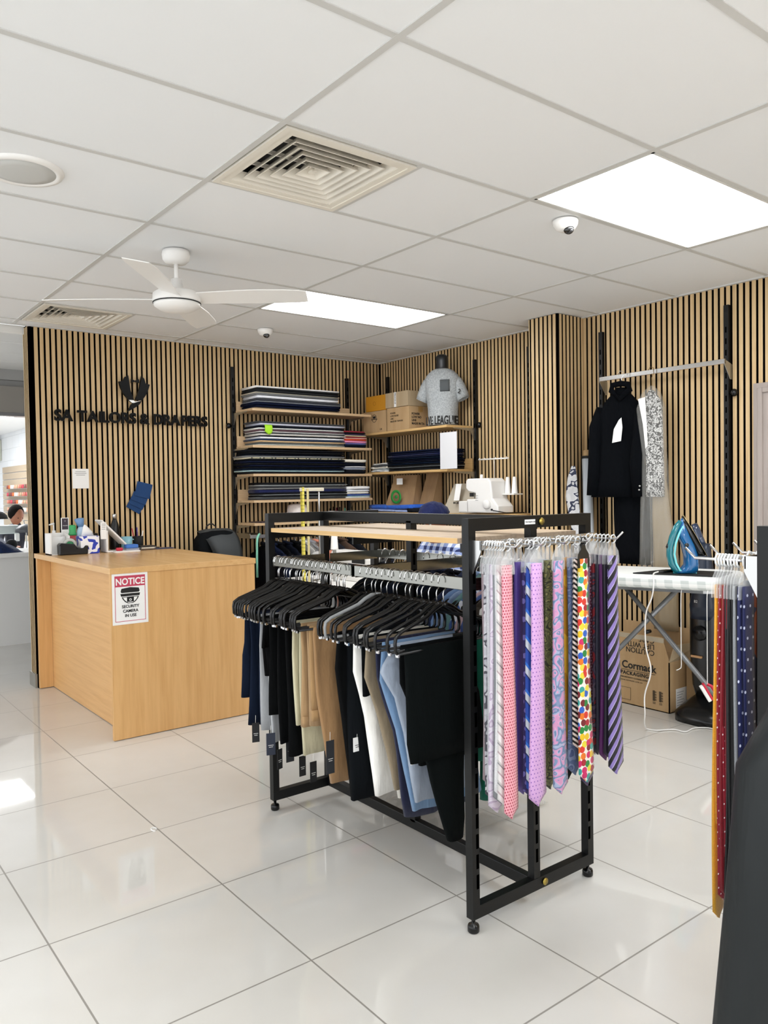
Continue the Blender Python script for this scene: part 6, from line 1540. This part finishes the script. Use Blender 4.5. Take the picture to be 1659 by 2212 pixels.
MB().tube([(-2.36, 3.72, .775), (-2.36, 3.72, 1.0), (-2.40, 3.66, 1.12)], .007, 8).build('arm', M['steel'], t)
MB().lathe([(.11, 0), (.10, .045), (.06, .08), (.02, .095), (.001, .095)], (-2.40, 3.60, .985), 24).build('shade', mat('lamp_grey', '4a4c50', .35), t)
one(MB().tube([(-2.56, 3.2, .865), (-2.56, 3.2, 1.25)], .008, 8), 'metal_post', M['steel'], 'thin vertical metal post in front of the seamstress', 'post') if False else None
t = thing('person', 'seated person with dark hair bent over a machine in the adjoining room', 'person', (-2.35, 4.45, 0))
cx, cy = -2.32, 4.42
bn = [(cx, cy+.12, .50, (.12, .10)), (cx, cy+.10, .68, (.11, .09)), (cx, cy+.05, .85, (.13, .09)), (cx, cy, .98, (.13, .08)), (cx, cy-.04, 1.05, .05), (cx-.01, cy-.07, 1.10, .045)]
be = chain(0, 6)
for s in (-1, 1):
    k = len(bn); bn += [(cx+s*.16, cy, .97, .055), (cx+s*.20, cy-.08, .86, .045), (cx+s*.18, cy-.26, .82, .036), (cx+s*.12, cy-.40, .81, .026), (cx+s*.11, cy-.47, .805, (.03, .016))]
    be += [(3, k)] + chain(k, 5)
    k = len(bn); bn += [(cx+s*.09, cy+.10, .48, .08), (cx+s*.12, cy-.22, .50, .07), (cx+s*.12, cy-.24, .25, .05), (cx+s*.12, cy-.24, .07, .035)]
    be += [(0, k)] + chain(k, 4)
skinned('body', bn, be, cloth('3c3e46'), t)
one(MB().box(-2.22, -2.10, 4.05, 4.17, .77, .90), 'red_box', M['red'], 'small red box beside the seamstress in the adjoining room', 'box', bevel=.005)
fw2 = (.35, -1, -.55); hc2 = (cx-.01, cy-.12, 1.165)
head(t, hc2, fw2, mat('skin_warm', 'b07c60', .5)).build('head', M['skin'], t)
R = []; f = Vector(fw2).normalized(); r = f.cross(Vector((0, 0, 1))).normalized(); u = r.cross(f)
for k in range(12):
    ang = -.6+k/11*2.15; rad = math.cos(ang); hg = math.sin(ang)
    R.append([tuple(Vector(hc2)+u*.022-f*.022 + r*(.088*rad*math.sin(2*PI*q/24)) + f*(.098*rad*math.cos(2*PI*q/24)) + u*(.110*hg)) for q in range(24)])
MB().loft(R).build('hair', cloth('14110f'), t)
for s in (-1, 1):
    e = Vector(hc2)+r*(s*.029)+f*.086+u*.010; MB().ell(tuple(e), .008, .008, .005, 10, 8).build('eye', mat('iris_dark', '1a0f0a', .2), t)
for s in (-1, 1):
    p = Vector((cx+s*.11, cy-.47, .805)); nodes = [(p.x, p.y, p.z, .022)]; edges = []
    for k in range(4):
        n0 = len(nodes); a = (k-1.5)*.017
        nodes += [(p.x+a, p.y-.05, p.z, .008), (p.x+a, p.y-.085, p.z-.008, .007)]; edges += [(0, n0), (n0, n0+1)]
    n0 = len(nodes); nodes += [(p.x-s*.035, p.y-.02, p.z, .009), (p.x-s*.045, p.y-.05, p.z-.004, .008)]; edges += [(0, n0), (n0, n0+1)]
    skinned('hand', nodes, edges, M['skin'], t)
light_panel(-3.6, -2.1, 4.6, 5.4, 2.45, 'bright lit ceiling panel in the adjoining room, upper one at the left edge', m='glow2')
light_panel(-3.9, -2.35, 6.8, 7.3, 2.45, 'farther lit ceiling panel in the adjoining room at the left edge', m='glow2')
light_panel(-6.0, -4.8, 3.0, 3.6, 2.6, 'unseen ceiling panel added to brighten the adjoining room, outside the picture on the left', m='glow2')  # extra panel out of view, added to brighten the workroom
t = thing('fuse_box', 'pale grey box high on the far wall of the adjoining room', 'wall box', (Sx-.08, 8.9, 2.05))
MB().box(Sx-.16, Sx, 8.7, 9.1, 2.02, 2.38).build('housing', mat('box_beige', 'b8b8ac', .6), t, bevel=.01)

# ------------------------------------------------------------------ camera, world and view
cam = bpy.data.cameras.new('camera'); co = bpy.data.objects.new('camera', cam); COL.objects.link(co)
yaw, pitch, roll = .66, -.0262, -.0155
f = Vector((math.sin(yaw)*math.cos(pitch), math.cos(yaw)*math.cos(pitch), math.sin(pitch)))
r = Vector((math.cos(yaw), -math.sin(yaw), 0)); u = r.cross(f); c, s_ = math.cos(roll), math.sin(roll)
r2 = r*c + u*s_; u2 = -r*s_ + u*c
Mx = Matrix((r2, u2, -f)).transposed().to_4x4(); Mx.translation = Vector((-4.671, -6.0525, 1.3909))
co.matrix_world = Mx
cam.sensor_fit = 'HORIZONTAL'; cam.sensor_width = 36; cam.lens = 36*1697.64/1659; cam.clip_start = .05
sc.camera = co
w = bpy.data.worlds.new('world'); sc.world = w; w.use_nodes = True
bg = w.node_tree.nodes['Background']; bg.inputs[0].default_value = lin('f1f4f8'); bg.inputs[1].default_value = 1.9
sc.view_settings.view_transform = 'Standard'; sc.view_settings.look = 'None'; sc.view_settings.exposure = 0.42; sc.view_settings.gamma = 1
sc.view_settings.use_curve_mapping = False
